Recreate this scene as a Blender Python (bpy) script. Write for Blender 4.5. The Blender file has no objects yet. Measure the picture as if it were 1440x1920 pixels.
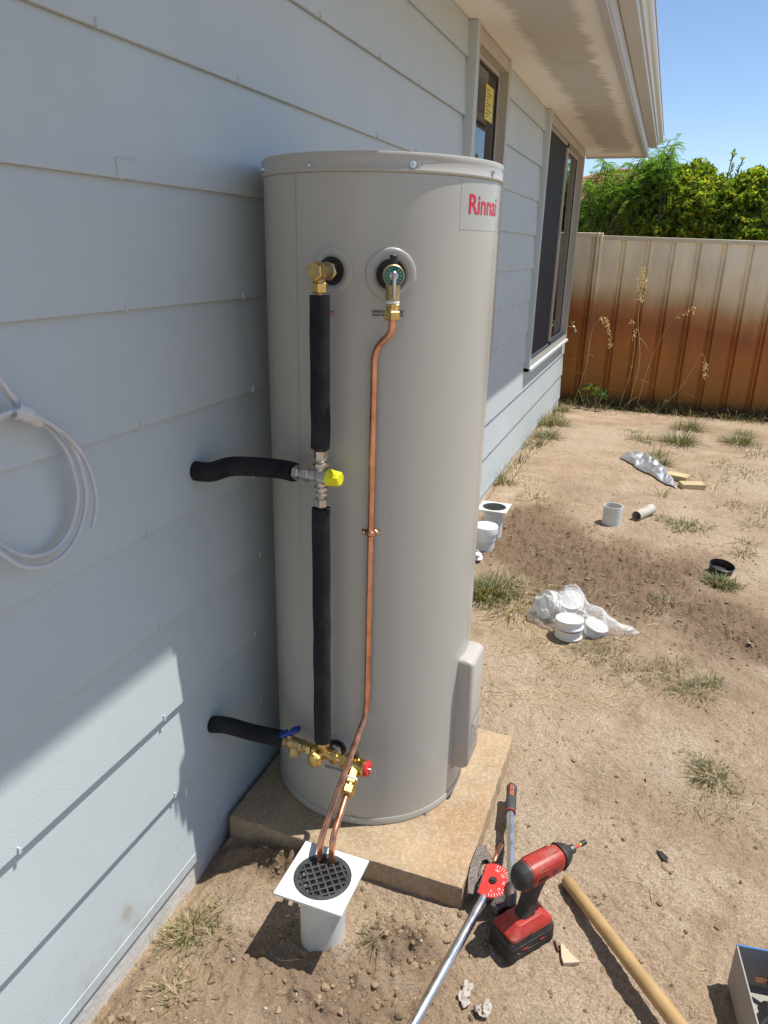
import bpy, math, random
import numpy as np
from mathutils import Vector, Matrix
random.seed(7)
RNG = np.random.default_rng(11)
scene = bpy.context.scene
COL = scene.collection

# ------------------------------------------------------------------ camera
PPX, PPY, FPX = 720.0, 960.0, 1381.574
RM = np.array([[0.93790907, 0.13683253, -0.31875293],
               [0.34615129, -0.30961309, 0.88561787],
               [0.02249126, -0.94096577, -0.33775369]])
CAM = np.array([0.99153, 0.0, 1.5939])
cd = bpy.data.cameras.new("camera")
cd.sensor_fit = 'VERTICAL'; cd.sensor_height = 36.0
cd.lens = FPX / 1920.0 * 36.0
cd.clip_start = 0.05; cd.clip_end = 2000
co = bpy.data.objects.new("camera", cd); COL.objects.link(co)
_m = Matrix(((RM[0][0], -RM[0][1], -RM[0][2], CAM[0]), (RM[1][0], -RM[1][1], -RM[1][2], CAM[1]),
             (RM[2][0], -RM[2][1], -RM[2][2], CAM[2]), (0, 0, 0, 1)))
co.matrix_world = _m
scene.camera = co

# ------------------------------------------------------------------ sky, sun, exposure
SUN = np.array([0.365, 0.190, 1.0]); SUN /= np.linalg.norm(SUN)
world = bpy.data.worlds.new("World"); scene.world = world; world.use_nodes = True
wn = world.node_tree; wn.nodes.clear()
sky = wn.nodes.new('ShaderNodeTexSky'); sky.sky_type = 'NISHITA'; sky.sun_disc = False
sky.sun_elevation = math.asin(SUN[2]); sky.sun_rotation = math.atan2(SUN[0], SUN[1])
sky.air_density = 0.8; sky.dust_density = 0.15; sky.ozone_density = 2.2
bg = wn.nodes.new('ShaderNodeBackground'); bg.inputs[1].default_value = 0.145
wo = wn.nodes.new('ShaderNodeOutputWorld')
wn.links.new(sky.outputs[0], bg.inputs[0]); wn.links.new(bg.outputs[0], wo.inputs[0])
sd = bpy.data.lights.new("sun", 'SUN'); sd.energy = 5.0; sd.angle = math.radians(0.53); sd.color = (1.0, 0.965, 0.905)
so = bpy.data.objects.new("sun", sd); COL.objects.link(so)
so.rotation_euler = Vector(-SUN).to_track_quat('-Z', 'Y').to_euler(); so.location = (4, 3, 9)
scene.view_settings.view_transform = 'Standard'; scene.view_settings.look = 'None'
scene.view_settings.exposure = 0.16; scene.view_settings.gamma = 1.0
scene.view_settings.use_curve_mapping = False
scene.render.engine = 'CYCLES'
scene.cycles.use_denoising = True
scene.cycles.max_bounces = 10; scene.cycles.diffuse_bounces = 5; scene.cycles.glossy_bounces = 4
scene.cycles.transparent_max_bounces = 16; scene.cycles.caustics_reflective = False; scene.cycles.caustics_refractive = False
scene.cycles.sample_clamp_indirect = 6.0

# ------------------------------------------------------------------ pixel -> place
def ray(x, y):
    v = RM @ np.array([x - PPX, y - PPY, FPX]); return v / np.linalg.norm(v)
def on(x, y, ax, val):
    v = ray(x, y); return CAM + v * ((val - CAM[ax]) / v[ax])
def Gp(x, y, z=0.0): return on(x, y, 2, z)          # on a level plane
def Wp(x, y, X=0.0): return on(x, y, 0, X)          # on the house wall plane
TX, TY, TR, TZ0, TZ1 = 0.3070, 1.8358, 0.2870, 0.047, 1.781   # tank
def Tp(x, y, off=0.0):                              # on the tank's cylinder
    v = ray(x, y); o = CAM - np.array([TX, TY, 0]); R = TR + off
    a = v[0]**2 + v[1]**2; b = 2*(o[0]*v[0] + o[1]*v[1]); c = o[0]**2 + o[1]**2 - R*R
    d = max(b*b - 4*a*c, 0); t = (-b - math.sqrt(d)) / (2*a); return CAM + v*t
def Tframe(p):                                      # outward normal, right tangent, up
    n = np.array([p[0]-TX, p[1]-TY, 0]); n /= np.linalg.norm(n)
    return n, np.array([-n[1], n[0], 0.0]), np.array([0, 0, 1.0])
def Tz(y_px, x_px, off=0.0): return Tp(x_px, y_px, off)[2]

# ------------------------------------------------------------------ noise
def _hash(i, j, s):
    n = (i.astype(np.int64)*374761393 + j.astype(np.int64)*668265263 + s*1442695041) & 0x7fffffff
    n = ((n ^ (n >> 13)) * 1274126177) & 0x7fffffff
    return ((n ^ (n >> 16)) & 0xffff) / 65535.0
def vnoise(x, y, s=0):
    xi = np.floor(x); yi = np.floor(y); fx = x-xi; fy = y-yi
    fx = fx*fx*(3-2*fx); fy = fy*fy*(3-2*fy); xi = xi.astype(int); yi = yi.astype(int)
    a = _hash(xi, yi, s); b = _hash(xi+1, yi, s); c = _hash(xi, yi+1, s); d = _hash(xi+1, yi+1, s)
    return (a*(1-fx)+b*fx)*(1-fy) + (c*(1-fx)+d*fx)*fy
def fbm(x, y, o=4, s=0, g=0.5):
    t = 0*x; a = 1.0; n = 0
    for k in range(o):
        t = t + a*(vnoise(x*2**k+13.7*k, y*2**k-7.1*k, s+k)-0.5); n += a; a *= g
    return t/n*2
def sstep(a, b, x): 
    t = np.clip((x-a)/(b-a), 0, 1); return t*t*(3-2*t)

# ------------------------------------------------------------------ mesh builder
class MB:
    def __init__(s): s.v = []; s.f = []; s.c = []
    def add(s, vs, fs, col=None):
        n = len(s.v); s.v += [tuple(map(float, p)) for p in vs]; s.f += [tuple(i+n for i in f) for f in fs]
        if col is not None: s.c += [col]*len(fs)
        return s
    def box(s, lo, hi, M=None):
        (a, b, c), (d, e, f) = lo, hi
        vs = [(a,b,c),(d,b,c),(d,e,c),(a,e,c),(a,b,f),(d,b,f),(d,e,f),(a,e,f)]
        if M is not None: vs = [M @ Vector(p) for p in vs]
        return s.add(vs, [(3,2,1,0),(4,5,6,7),(0,1,5,4),(1,2,6,5),(2,3,7,6),(3,0,4,7)])
    def prism(s, poly, d0, d1, fr=None):
        # poly in (u,v), extruded along w; fr(u,v,w)->xyz
        fr = fr or (lambda u, v, w: (u, v, w)); n = len(poly)
        vs = [fr(u, v, d0) for u, v in poly] + [fr(u, v, d1) for u, v in poly]
        fs = [tuple(range(n))[::-1], tuple(range(n, 2*n))] + [(i, (i+1) % n, n+(i+1) % n, n+i) for i in range(n)]
        return s.add(vs, fs)
    def lathe(s, p0, p1, prof, n=20, caps=True, ph=0.0, sq=1.0, upv=None):
        # prof: (distance along p0->p1, radius)
        p0 = np.array(p0, float); ax = np.array(p1, float)-p0; ax /= np.linalg.norm(ax)
        u = np.array(upv, float) if upv is not None else (np.array([0,0,1.]) if abs(ax[2]) < .9 else np.array([1.,0,0]))
        u = u-ax*np.dot(u, ax); u /= np.linalg.norm(u); w = np.cross(ax, u)
        vs = []; fs = []
        for t, r in prof:
            for k in range(n):
                a = 2*math.pi*k/n+ph
                vs.append(p0+ax*t+(u*math.cos(a)+w*math.sin(a)*sq)*r)
        m = len(prof)
        for i in range(m-1):
            for k in range(n):
                fs.append((i*n+k, i*n+(k+1) % n, (i+1)*n+(k+1) % n, (i+1)*n+k))
        if caps:
            fs.append(tuple(range(n))[::-1]); fs.append(tuple((m-1)*n+k for k in range(n)))
        return s.add(vs, fs)
    def cyl(s, p0, p1, r, r1=None, n=16, caps=True):
        L = float(np.linalg.norm(np.array(p1)-np.array(p0)))
        return s.lathe(p0, p1, [(0, r), (L, r if r1 is None else r1)], n, caps)
    def hexnut(s, p0, p1, r, ph=0.3):
        L = float(np.linalg.norm(np.array(p1)-np.array(p0))); c = min(.0018, L*.2)
        return s.lathe(p0, p1, [(0, r*.86), (c, r), (L-c, r), (L, r*.86)], 6, True, ph)
    def tube(s, pts, r, n=12, caps=True, sub=0, rr=None):
        P = [np.array(p, float) for p in pts]
        if sub: P = spline(P, sub)
        m = len(P); vs = []; fs = []; prev = None
        for i in range(m):
            t = P[min(i+1, m-1)]-P[max(i-1, 0)]; t /= (np.linalg.norm(t)+1e-12)
            if prev is None:
                u = np.array([0,0,1.]) if abs(t[2]) < .9 else np.array([1.,0,0])
            else: u = prev
            u = u-t*np.dot(u, t); u /= (np.linalg.norm(u)+1e-12); prev = u; w = np.cross(t, u)
            q = r if rr is None else rr(i/(m-1))
            for k in range(n):
                a = 2*math.pi*k/n; vs.append(P[i]+(u*math.cos(a)+w*math.sin(a))*q)
        for i in range(m-1):
            for k in range(n): fs.append((i*n+k, i*n+(k+1) % n, (i+1)*n+(k+1) % n, (i+1)*n+k))
        if caps: fs.append(tuple(range(n))[::-1]); fs.append(tuple((m-1)*n+k for k in range(n)))
        return s.add(vs, fs)
    def ball(s, c, r, n=10, m=6, sc=(1,1,1)):
        c = np.array(c, float); vs = []; fs = []
        for i in range(m+1):
            th = math.pi*i/m
            for k in range(n):
                a = 2*math.pi*k/n
                vs.append(c+np.array([math.sin(th)*math.cos(a)*sc[0], math.sin(th)*math.sin(a)*sc[1], math.cos(th)*sc[2]])*r)
        for i in range(m):
            for k in range(n): fs.append((i*n+k, (i+1)*n+k, (i+1)*n+(k+1) % n, i*n+(k+1) % n))
        return s.add(vs, fs)
    def mesh(s, name, smooth=None):
        me = bpy.data.meshes.new(name); me.from_pydata(s.v, [], s.f); me.validate(); me.update()
        if s.c and len(s.c) == len(me.polygons):
            at = me.attributes.new("tint", 'FLOAT_COLOR', 'FACE')
            at.data.foreach_set("color", np.array([(c[0], c[1], c[2], 1) for c in s.c], dtype=np.float32).ravel())
        if smooth is not None:
            me.shade_smooth(); me.set_sharp_from_angle(angle=math.radians(smooth))
        return me
    def build(s, name, mat, parent=None, smooth=35, bevel=0, seg=2, fix=True):
        me = s.mesh(name, smooth); o = link(name, me, mat, parent)
        if fix:
            import bmesh
            b = bmesh.new(); b.from_mesh(me); bmesh.ops.recalc_face_normals(b, faces=b.faces); b.to_mesh(me); b.free()
        if bevel:
            m = o.modifiers.new("bevel", 'BEVEL'); m.width = bevel; m.segments = seg; m.limit_method = 'ANGLE'; m.angle_limit = math.radians(40)
            m.harden_normals = False
        return o
def spline(P, sub):
    out = []; m = len(P)
    for i in range(m-1):
        p0, p1, p2, p3 = P[max(i-1,0)], P[i], P[i+1], P[min(i+2,m-1)]
        for k in range(sub):
            t = k/sub
            out.append(.5*((2*p1)+(-p0+p2)*t+(2*p0-5*p1+4*p2-p3)*t*t+(-p0+3*p1-3*p2+p3)*t**3))
    out.append(P[-1]); return out
def bent(pts, rad, n=6):
    # polyline with rounded corners
    P = [np.array(p, float) for p in pts]; out = [P[0]]
    for i in range(1, len(P)-1):
        a = P[i-1]-P[i]; b = P[i+1]-P[i]; la = np.linalg.norm(a); lb = np.linalg.norm(b)
        d = min(rad, la*.45, lb*.45); q0 = P[i]+a/la*d; q1 = P[i]+b/lb*d
        for k in range(n+1):
            t = k/n; out.append((1-t)**2*q0+2*t*(1-t)*P[i]+t*t*q1)
    out.append(P[-1]); return out
def link(name, me, mat=None, parent=None):
    o = bpy.data.objects.new(name, me); COL.objects.link(o)
    if mat is not None and me is not None and not me.materials: me.materials.append(mat)
    if parent is not None:
        o.parent = parent; o.matrix_parent_inverse = Matrix.Translation(parent.location).inverted() if parent.type == 'EMPTY' else Matrix.Identity(4)
        if parent.parent is not None and parent.type != 'EMPTY': pass
    return o
def thing(name, label, cat, loc=(0,0,0), group=None):
    o = bpy.data.objects.new(name, None); COL.objects.link(o); o.location = Vector([float(q) for q in loc]); o.empty_display_size = .05
    return tag(o, label, cat, group)
def tag(o, label=None, cat=None, group=None, kind=None):
    if label: o['label'] = label
    if cat: o['category'] = cat
    if group: o['group'] = group
    if kind: o['kind'] = kind
    return o

# ------------------------------------------------------------------ materials
def mat(name, col, rough=.5, metal=0.0, var=0.0, vscale=8.0, bump=0.0, bscale=60.0, spec=.5, rvar=0.0, tintattr=None,
        coat=0.0, alpha=None, trans=0.0, dirt=None, dscale=6.0, damt=.5, stretch=None):
    m = bpy.data.materials.new(name); m.use_nodes = True; nt = m.node_tree; N = nt.nodes; L = nt.links
    b = N['Principled BSDF']; b.inputs['Base Color'].default_value = (*col, 1); b.inputs['Roughness'].default_value = rough
    b.inputs['Metallic'].default_value = metal; b.inputs['Specular IOR Level'].default_value = spec
    b.inputs['Coat Weight'].default_value = coat; b.inputs['Coat Roughness'].default_value = .15
    if trans: b.inputs['Transmission Weight'].default_value = trans
    tc = N.new('ShaderNodeTexCoord'); src = tc.outputs['Object']
    if stretch:
        mp = N.new('ShaderNodeMapping'); mp.inputs['Scale'].default_value = stretch; L.new(src, mp.inputs[0]); src = mp.outputs[0]
    cur = None
    if tintattr:
        at = N.new('ShaderNodeAttribute'); at.attribute_name = tintattr; cur = at.outputs['Color']
    def rgbmix(fac, a, bb, mode='MIX'):
        x = N.new('ShaderNodeMix'); x.data_type = 'RGBA'; x.blend_type = mode
        if hasattr(fac, 'name'): L.new(fac, x.inputs[0])
        else: x.inputs[0].default_value = fac
        for s_, v in ((6, a), (7, bb)):
            if hasattr(v, 'name'): L.new(v, x.inputs[s_])
            else: x.inputs[s_].default_value = (*v, 1)
        return x.outputs[2]
    if var:
        n = N.new('ShaderNodeTexNoise'); n.inputs['Scale'].default_value = vscale; n.inputs['Detail'].default_value = 6
        L.new(src, n.inputs['Vector'])
        r = N.new('ShaderNodeMapRange'); r.inputs[1].default_value = .3; r.inputs[2].default_value = .7
        r.inputs[3].default_value = 1-var; r.inputs[4].default_value = 1+var; L.new(n.outputs[0], r.inputs[0])
        hs = N.new('ShaderNodeHueSaturation'); L.new(r.outputs[0], hs.inputs['Value'])
        if cur is not None: L.new(cur, hs.inputs['Color'])
        else: hs.inputs['Color'].default_value = (*col, 1)
        cur = hs.outputs[0]
        if rvar:
            q = N.new('ShaderNodeMapRange'); q.inputs[1].default_value = .3; q.inputs[2].default_value = .7
            q.inputs[3].default_value = max(rough-rvar, .02); q.inputs[4].default_value = rough+rvar
            L.new(n.outputs[0], q.inputs[0]); L.new(q.outputs[0], b.inputs['Roughness'])
    if dirt:
        n = N.new('ShaderNodeTexNoise'); n.inputs['Scale'].default_value = dscale; n.inputs['Detail'].default_value = 8; n.inputs['Roughness'].default_value = .65
        L.new(src, n.inputs['Vector'])
        r = N.new('ShaderNodeMapRange'); r.inputs[1].default_value = .5; r.inputs[2].default_value = .72; r.inputs[4].default_value = damt
        L.new(n.outputs[0], r.inputs[0])
        cur = rgbmix(r.outputs[0], cur if cur is not None else col, dirt)
    if cur is not None: L.new(cur, b.inputs['Base Color'])
    if bump:
        n = N.new('ShaderNodeTexNoise'); n.inputs['Scale'].default_value = bscale; n.inputs['Detail'].default_value = 5
        L.new(src, n.inputs['Vector'])
        bp = N.new('ShaderNodeBump'); bp.inputs['Strength'].default_value = bump; bp.inputs['Distance'].default_value = .004
        L.new(n.outputs[0], bp.inputs['Height']); L.new(bp.outputs[0], b.inputs['Normal'])
    m['_bsdf'] = 1
    return m
M = {}
M['board'] = mat('board paint', (.525,.580,.585), .55, var=.035, vscale=2.2, bump=.18, bscale=260, dirt=(.36,.33,.29), dscale=1.6, damt=.06)
def splash(m):
    # soil splashed up the lowest boards, a few scuffs
    N, L = m.node_tree.nodes, m.node_tree.links; b = N['Principled BSDF']; prev = b.inputs['Base Color'].links[0].from_socket
    tc = N.new('ShaderNodeTexCoord'); sx = N.new('ShaderNodeSeparateXYZ'); L.new(tc.outputs['Object'], sx.inputs[0])
    r = N.new('ShaderNodeMapRange'); r.inputs[1].default_value = .20; r.inputs[2].default_value = .0; L.new(sx.outputs['Z'], r.inputs[0])
    n = N.new('ShaderNodeTexNoise'); n.inputs['Scale'].default_value = 11; n.inputs['Detail'].default_value = 9; n.inputs['Roughness'].default_value = .75; L.new(tc.outputs['Object'], n.inputs['Vector'])
    q = N.new('ShaderNodeMapRange'); q.inputs[1].default_value = .50; q.inputs[2].default_value = .70; q.inputs[4].default_value = .6; L.new(n.outputs[0], q.inputs[0])
    w = N.new('ShaderNodeMath'); w.operation = 'MULTIPLY'; L.new(r.outputs[0], w.inputs[0]); L.new(q.outputs[0], w.inputs[1])
    x = N.new('ShaderNodeMix'); x.data_type = 'RGBA'; L.new(w.outputs[0], x.inputs[0]); L.new(prev, x.inputs[6]); x.inputs[7].default_value = (.36,.28,.19,1); L.new(x.outputs[2], b.inputs['Base Color'])
    # one muddy scuff on the lowest board
    c = Wp(240, 1712); d = N.new('ShaderNodeVectorMath'); d.operation = 'SUBTRACT'; L.new(tc.outputs['Object'], d.inputs[0]); d.inputs[1].default_value = (0, float(c[1]), float(c[2]))
    e = N.new('ShaderNodeVectorMath'); e.operation = 'MULTIPLY'; L.new(d.outputs[0], e.inputs[0]); e.inputs[1].default_value = (0, 1/.030, 1/.040)
    l = N.new('ShaderNodeVectorMath'); l.operation = 'LENGTH'; L.new(e.outputs[0], l.inputs[0])
    g = N.new('ShaderNodeMapRange'); g.interpolation_type = 'SMOOTHSTEP'; g.inputs[1].default_value = 1.0; g.inputs[2].default_value = .1; L.new(l.outputs['Value'], g.inputs[0])
    h = N.new('ShaderNodeMapRange'); h.inputs[1].default_value = .38; h.inputs[2].default_value = .62; h.inputs[4].default_value = .75; L.new(n.outputs[0], h.inputs[0])
    w2 = N.new('ShaderNodeMath'); w2.operation = 'MULTIPLY'; L.new(g.outputs[0], w2.inputs[0]); L.new(h.outputs[0], w2.inputs[1])
    y = N.new('ShaderNodeMix'); y.data_type = 'RGBA'; L.new(w2.outputs[0], y.inputs[0]); L.new(x.outputs[2], y.inputs[6]); y.inputs[7].default_value = (.34,.27,.18,1); L.new(y.outputs[2], b.inputs['Base Color'])
splash(M['board'])
SM = None
M['trim'] = mat('trim paint', (.50,.465,.405), .42, var=.03, vscale=3, bump=.03, bscale=120)
M['metaltrim'] = mat('gutter steel', (.55,.55,.54), .33, var=.03, vscale=2, spec=.5)
M['concrete_edge'] = mat('footing concrete', (.62,.61,.57), .9, var=.12, vscale=14, bump=.6, bscale=70)
M['tank'] = mat('tank enamel', (.475,.458,.400), .28, var=.012, vscale=2, spec=.5)
M['tankseam'] = mat('tank seam', (.44,.425,.37), .35)
M['box'] = mat('box plastic', (.47,.435,.385), .42, var=.02, vscale=6, bump=.02, bscale=90)
M['brass'] = mat('brass', (.64,.45,.17), .30, 1.0, var=.14, vscale=60, bump=.10, bscale=180, rvar=.08)
M['castbrass'] = mat('cast brass', (.50,.38,.19), .45, 1.0, var=.18, vscale=55, bump=.35, bscale=220)
M['nickel'] = mat('nickel', (.58,.55,.50), .33, 1.0, var=.12, vscale=55, bump=.25, bscale=190)
M['chrome'] = mat('chrome', (.80,.80,.79), .30, 1.0, var=.1, vscale=40, rvar=.08, dirt=(.30,.28,.25), dscale=40, damt=.5)
M['copper'] = mat('copper', (.74,.36,.22), .30, 1.0, var=.20, vscale=34, bump=.05, bscale=120, rvar=.10, dirt=(.32,.15,.10), dscale=26, damt=.55)
M['foam'] = mat('foam lagging', (.013,.014,.016), .8, var=.25, vscale=16, bump=.4, bscale=160, spec=.3, dirt=(.06,.058,.055), dscale=9, damt=.45)
M['hole'] = mat('grommet rubber', (.012,.012,.012), .6)
M['blackplastic'] = mat('black plastic', (.020,.020,.021), .45, var=.2, vscale=30, dirt=(.16,.13,.10), dscale=22, damt=.35)
M['grate'] = mat('dusty grate plastic', (.040,.041,.043), .55, var=.2, vscale=40, dirt=(.15,.135,.115), dscale=14, damt=.5)
M['tape'] = mat('thread tape', (.80,.80,.78), .6, bump=.3, bscale=200)
M['yellow'] = mat('yellow cap', (.86,.82,.015), .38)
M['green'] = mat('green disc', (.010,.17,.115), .45)
M['red'] = mat('red cap', (.65,.025,.03), .4)
M['blue'] = mat('blue handle', (.012,.045,.30), .38)
M['steel'] = mat('screw steel', (.62,.62,.62), .25, 1.0)
M['pvc'] = mat('white pvc', (.74,.74,.70), .42, var=.04, vscale=18, dirt=(.45,.38,.29), dscale=9, damt=.45)
M['pvcgrey'] = mat('grey pvc', (.66,.66,.61), .48, var=.05, vscale=18, dirt=(.40,.34,.27), dscale=9, damt=.5)
M['stickerclear'] = mat('clear sticker', (.462,.447,.392), .22)
M['rinnai'] = mat('red print', (.62,.012,.055), .4)
M['print'] = mat('dark print', (.05,.05,.05), .5)
M['printblue'] = mat('teal print', (.04,.12,.14), .5)
M['label'] = mat('grey label', (.52,.50,.47), .3)
M['cable'] = mat('grey cable', (.58,.60,.62), .42, var=.05, vscale=20)
M['cabletape'] = mat('cable tape', (.62,.64,.66), .38, bump=.5, bscale=160)
M['pane_dark'] = None
M['rubber'] = mat('window rubber', (.02,.022,.025), .5)
M['mesh'] = mat('fly screen', (.022,.024,.028), .75, bump=.3, bscale=900)
M['yellowpaper'] = mat('yellow sticker', (.72,.60,.10), .6)
M['wood'] = mat('hammer handle wood', (.44,.285,.125), .5, var=.16, vscale=9, stretch=(1,1,.06), bump=.15, bscale=50, dirt=(.22,.14,.07), dscale=20, damt=.45)
M['timber'] = mat('pine block', (.52,.40,.22), .75, var=.14, vscale=14, bump=.25, bscale=70)
M['cutwood'] = mat('board scrap', (.56,.44,.29), .85, var=.1, vscale=40)
M['toolred'] = mat('tool red', (.40,.035,.024), .42, var=.12, vscale=30, bump=.03, bscale=200, dirt=(.40,.27,.19), dscale=18, damt=.5)
M['toolblack'] = mat('tool black', (.022,.021,.020), .6, var=.2, vscale=50, bump=.2, bscale=300, dirt=(.19,.15,.115), dscale=20, damt=.42)
M['castiron'] = mat('cast steel', (.115,.095,.085), .48, .7, var=.25, vscale=40, bump=.3, bscale=150, dirt=(.22,.17,.13), dscale=30, damt=.25)
M['dialred'] = mat('dial red', (.70,.035,.03), .38, var=.08, vscale=40, dirt=(.45,.30,.22), dscale=30, damt=.2)
M['grip'] = mat('grip rubber', (.055,.053,.050), .75, var=.2, vscale=40, dirt=(.17,.14,.11), dscale=26, damt=.5)
M['orange'] = mat('orange print', (.85,.16,.05), .5)
M['white'] = mat('white print', (.85,.80,.78), .5)
M['card'] = mat('grey cardboard', (.36,.335,.31), .85, var=.06, vscale=12, bump=.15, bscale=120)
M['bluecard'] = mat('blue card', (.03,.16,.42), .6)
M['foil'] = mat('silver sheet', (.58,.58,.57), .38, .65, var=.12, vscale=20)
M['paper'] = mat('torn paper', (.46,.41,.35), .8, var=.12, vscale=50)
M['bluetape'] = mat('blue plastic', (.04,.22,.52), .4)
M['stem'] = mat('plant stem', (.16,.13,.07), .8)
M['bark'] = mat('bark', (.12,.09,.065), .9, var=.2, vscale=20)
def leafmat(name, tr=.35, rough=.38):  # tint from the leaf itself
    m = bpy.data.materials.new(name); m.use_nodes = True; nt = m.node_tree; N = nt.nodes; L = nt.links
    b = N['Principled BSDF']; at = N.new('ShaderNodeAttribute'); at.attribute_name = 'tint'
    L.new(at.outputs[0], b.inputs['Base Color']); b.inputs['Roughness'].default_value = rough; b.inputs['Specular IOR Level'].default_value = .5
    t = N.new('ShaderNodeBsdfTranslucent')
    g = N.new('ShaderNodeMix'); g.data_type = 'RGBA'; g.blend_type = 'MULTIPLY'; g.inputs[0].default_value = 1
    L.new(at.outputs[0], g.inputs[6]); g.inputs[7].default_value = (1.6, 1.5, .5, 1); L.new(g.outputs[2], t.inputs[0])
    mx = N.new('ShaderNodeMixShader'); mx.inputs[0].default_value = tr
    L.new(b.outputs[0], mx.inputs[1]); L.new(t.outputs[0], mx.inputs[2]); L.new(mx.outputs[0], N['Material Output'].inputs[0])
    return m
M['leaf'] = leafmat('citrus leaf', .48, .30)
M['grass'] = leafmat('grass blade', .30, .55)
def glassmat():
    m = bpy.data.materials.new('window glass'); m.use_nodes = True; nt = m.node_tree; N = nt.nodes; L = nt.links
    N.remove(N['Principled BSDF'])
    fr = N.new('ShaderNodeFresnel'); fr.inputs[0].default_value = 1.62
    gl = N.new('ShaderNodeBsdfGlossy'); gl.inputs['Roughness'].default_value = .012; gl.inputs[0].default_value = (.95,.97,1,1)
    tr = N.new('ShaderNodeBsdfTransparent'); tr.inputs[0].default_value = (.55,.6,.6,1)
    mx = N.new('ShaderNodeMixShader'); L.new(fr.outputs[0], mx.inputs[0]); L.new(tr.outputs[0], mx.inputs[1]); L.new(gl.outputs[0], mx.inputs[2])
    L.new(mx.outputs[0], N['Material Output'].inputs[0]); return m
M['glass'] = glassmat()
def bagmat():
    m = bpy.data.materials.new('clear plastic film'); m.use_nodes = True; nt = m.node_tree; N = nt.nodes; L = nt.links
    b = N['Principled BSDF']; b.inputs['Base Color'].default_value = (.85,.86,.86,1); b.inputs['Roughness'].default_value = .22
    tr = N.new('ShaderNodeBsdfTransparent'); tr.inputs[0].default_value = (.97,.97,.97,1)
    lw = N.new('ShaderNodeLayerWeight'); lw.inputs[0].default_value = .35
    mr = N.new('ShaderNodeMapRange'); mr.inputs[3].default_value = .20; mr.inputs[4].default_value = .75; L.new(lw.outputs['Facing'], mr.inputs[0])
    mx = N.new('ShaderNodeMixShader'); L.new(mr.outputs[0], mx.inputs[0]); L.new(tr.outputs[0], mx.inputs[1]); L.new(b.outputs[0], mx.inputs[2])
    L.new(mx.outputs[0], N['Material Output'].inputs[0]); return m
M['bag'] = bagmat()
def nodes(m): return m.node_tree.nodes, m.node_tree.links
def soffitmat():
    # cream paint cut in along both edges with a brush, bare grey sheet between
    m = bpy.data.materials.new('soffit sheet'); m.use_nodes = True; N, L = nodes(m); b = N['Principled BSDF']; b.inputs['Roughness'].default_value = .75
    tc = N.new('ShaderNodeTexCoord'); sx = N.new('ShaderNodeSeparateXYZ'); L.new(tc.outputs['Object'], sx.inputs[0])
    def noise(scale, strv, det):
        mp = N.new('ShaderNodeMapping'); mp.inputs['Scale'].default_value = strv; L.new(tc.outputs['Object'], mp.inputs[0])
        n = N.new('ShaderNodeTexNoise'); n.inputs['Scale'].default_value = scale; n.inputs['Detail'].default_value = det; n.inputs['Roughness'].default_value = .7
        L.new(mp.outputs[0], n.inputs['Vector']); return n.outputs[0]
    def math_(op, a, bb):
        x = N.new('ShaderNodeMath'); x.operation = op
        for i, v in ((0, a), (1, bb)):
            if hasattr(v, 'name'): L.new(v, x.inputs[i])
            else: x.inputs[i].default_value = v
        return x.outputs[0]
    n1 = noise(2.2, (.6, 1, 1), 4); n2 = noise(9, (.5, 1.0, 1), 9); n2b = noise(60, (.08, 1.0, 1), 3)
    d = math_('ADD', math_('MULTIPLY', math_('SUBTRACT', n1, .5), .16), math_('ADD', math_('MULTIPLY', math_('SUBTRACT', n2, .5), .16), math_('MULTIPLY', math_('SUBTRACT', n2b, .5), .022)))
    x = math_('ADD', sx.outputs['X'], d)
    def ramp(a, bb, v):
        r = N.new('ShaderNodeMapRange'); r.interpolation_type = 'SMOOTHSTEP'; r.inputs[1].default_value = a; r.inputs[2].default_value = bb; L.new(v, r.inputs[0]); return r.outputs[0]
    mask = math_('MULTIPLY', ramp(.145, .220, x), ramp(.495, .435, x))
    x2 = N.new('ShaderNodeMix'); x2.data_type = 'RGBA'; L.new(mask, x2.inputs[0])
    x2.inputs[6].default_value = (.88,.86,.79,1); x2.inputs[7].default_value = (.57,.55,.50,1)
    st = N.new('ShaderNodeMix'); st.data_type = 'RGBA'; n3 = noise(3, (.8,1,1), 6)
    L.new(ramp(.56,.72,n3), st.inputs[0]); L.new(x2.outputs[2], st.inputs[6]); st.inputs[7].default_value = (.40,.37,.32,1)
    st2 = N.new('ShaderNodeMix'); st2.data_type = 'RGBA'; L.new(math_('MULTIPLY', mask, .6), st2.inputs[0]); L.new(x2.outputs[2], st2.inputs[6]); L.new(st.outputs[2], st2.inputs[7])
    L.new(st2.outputs[2], b.inputs['Base Color']); return m
M['soffit'] = soffitmat()
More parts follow.
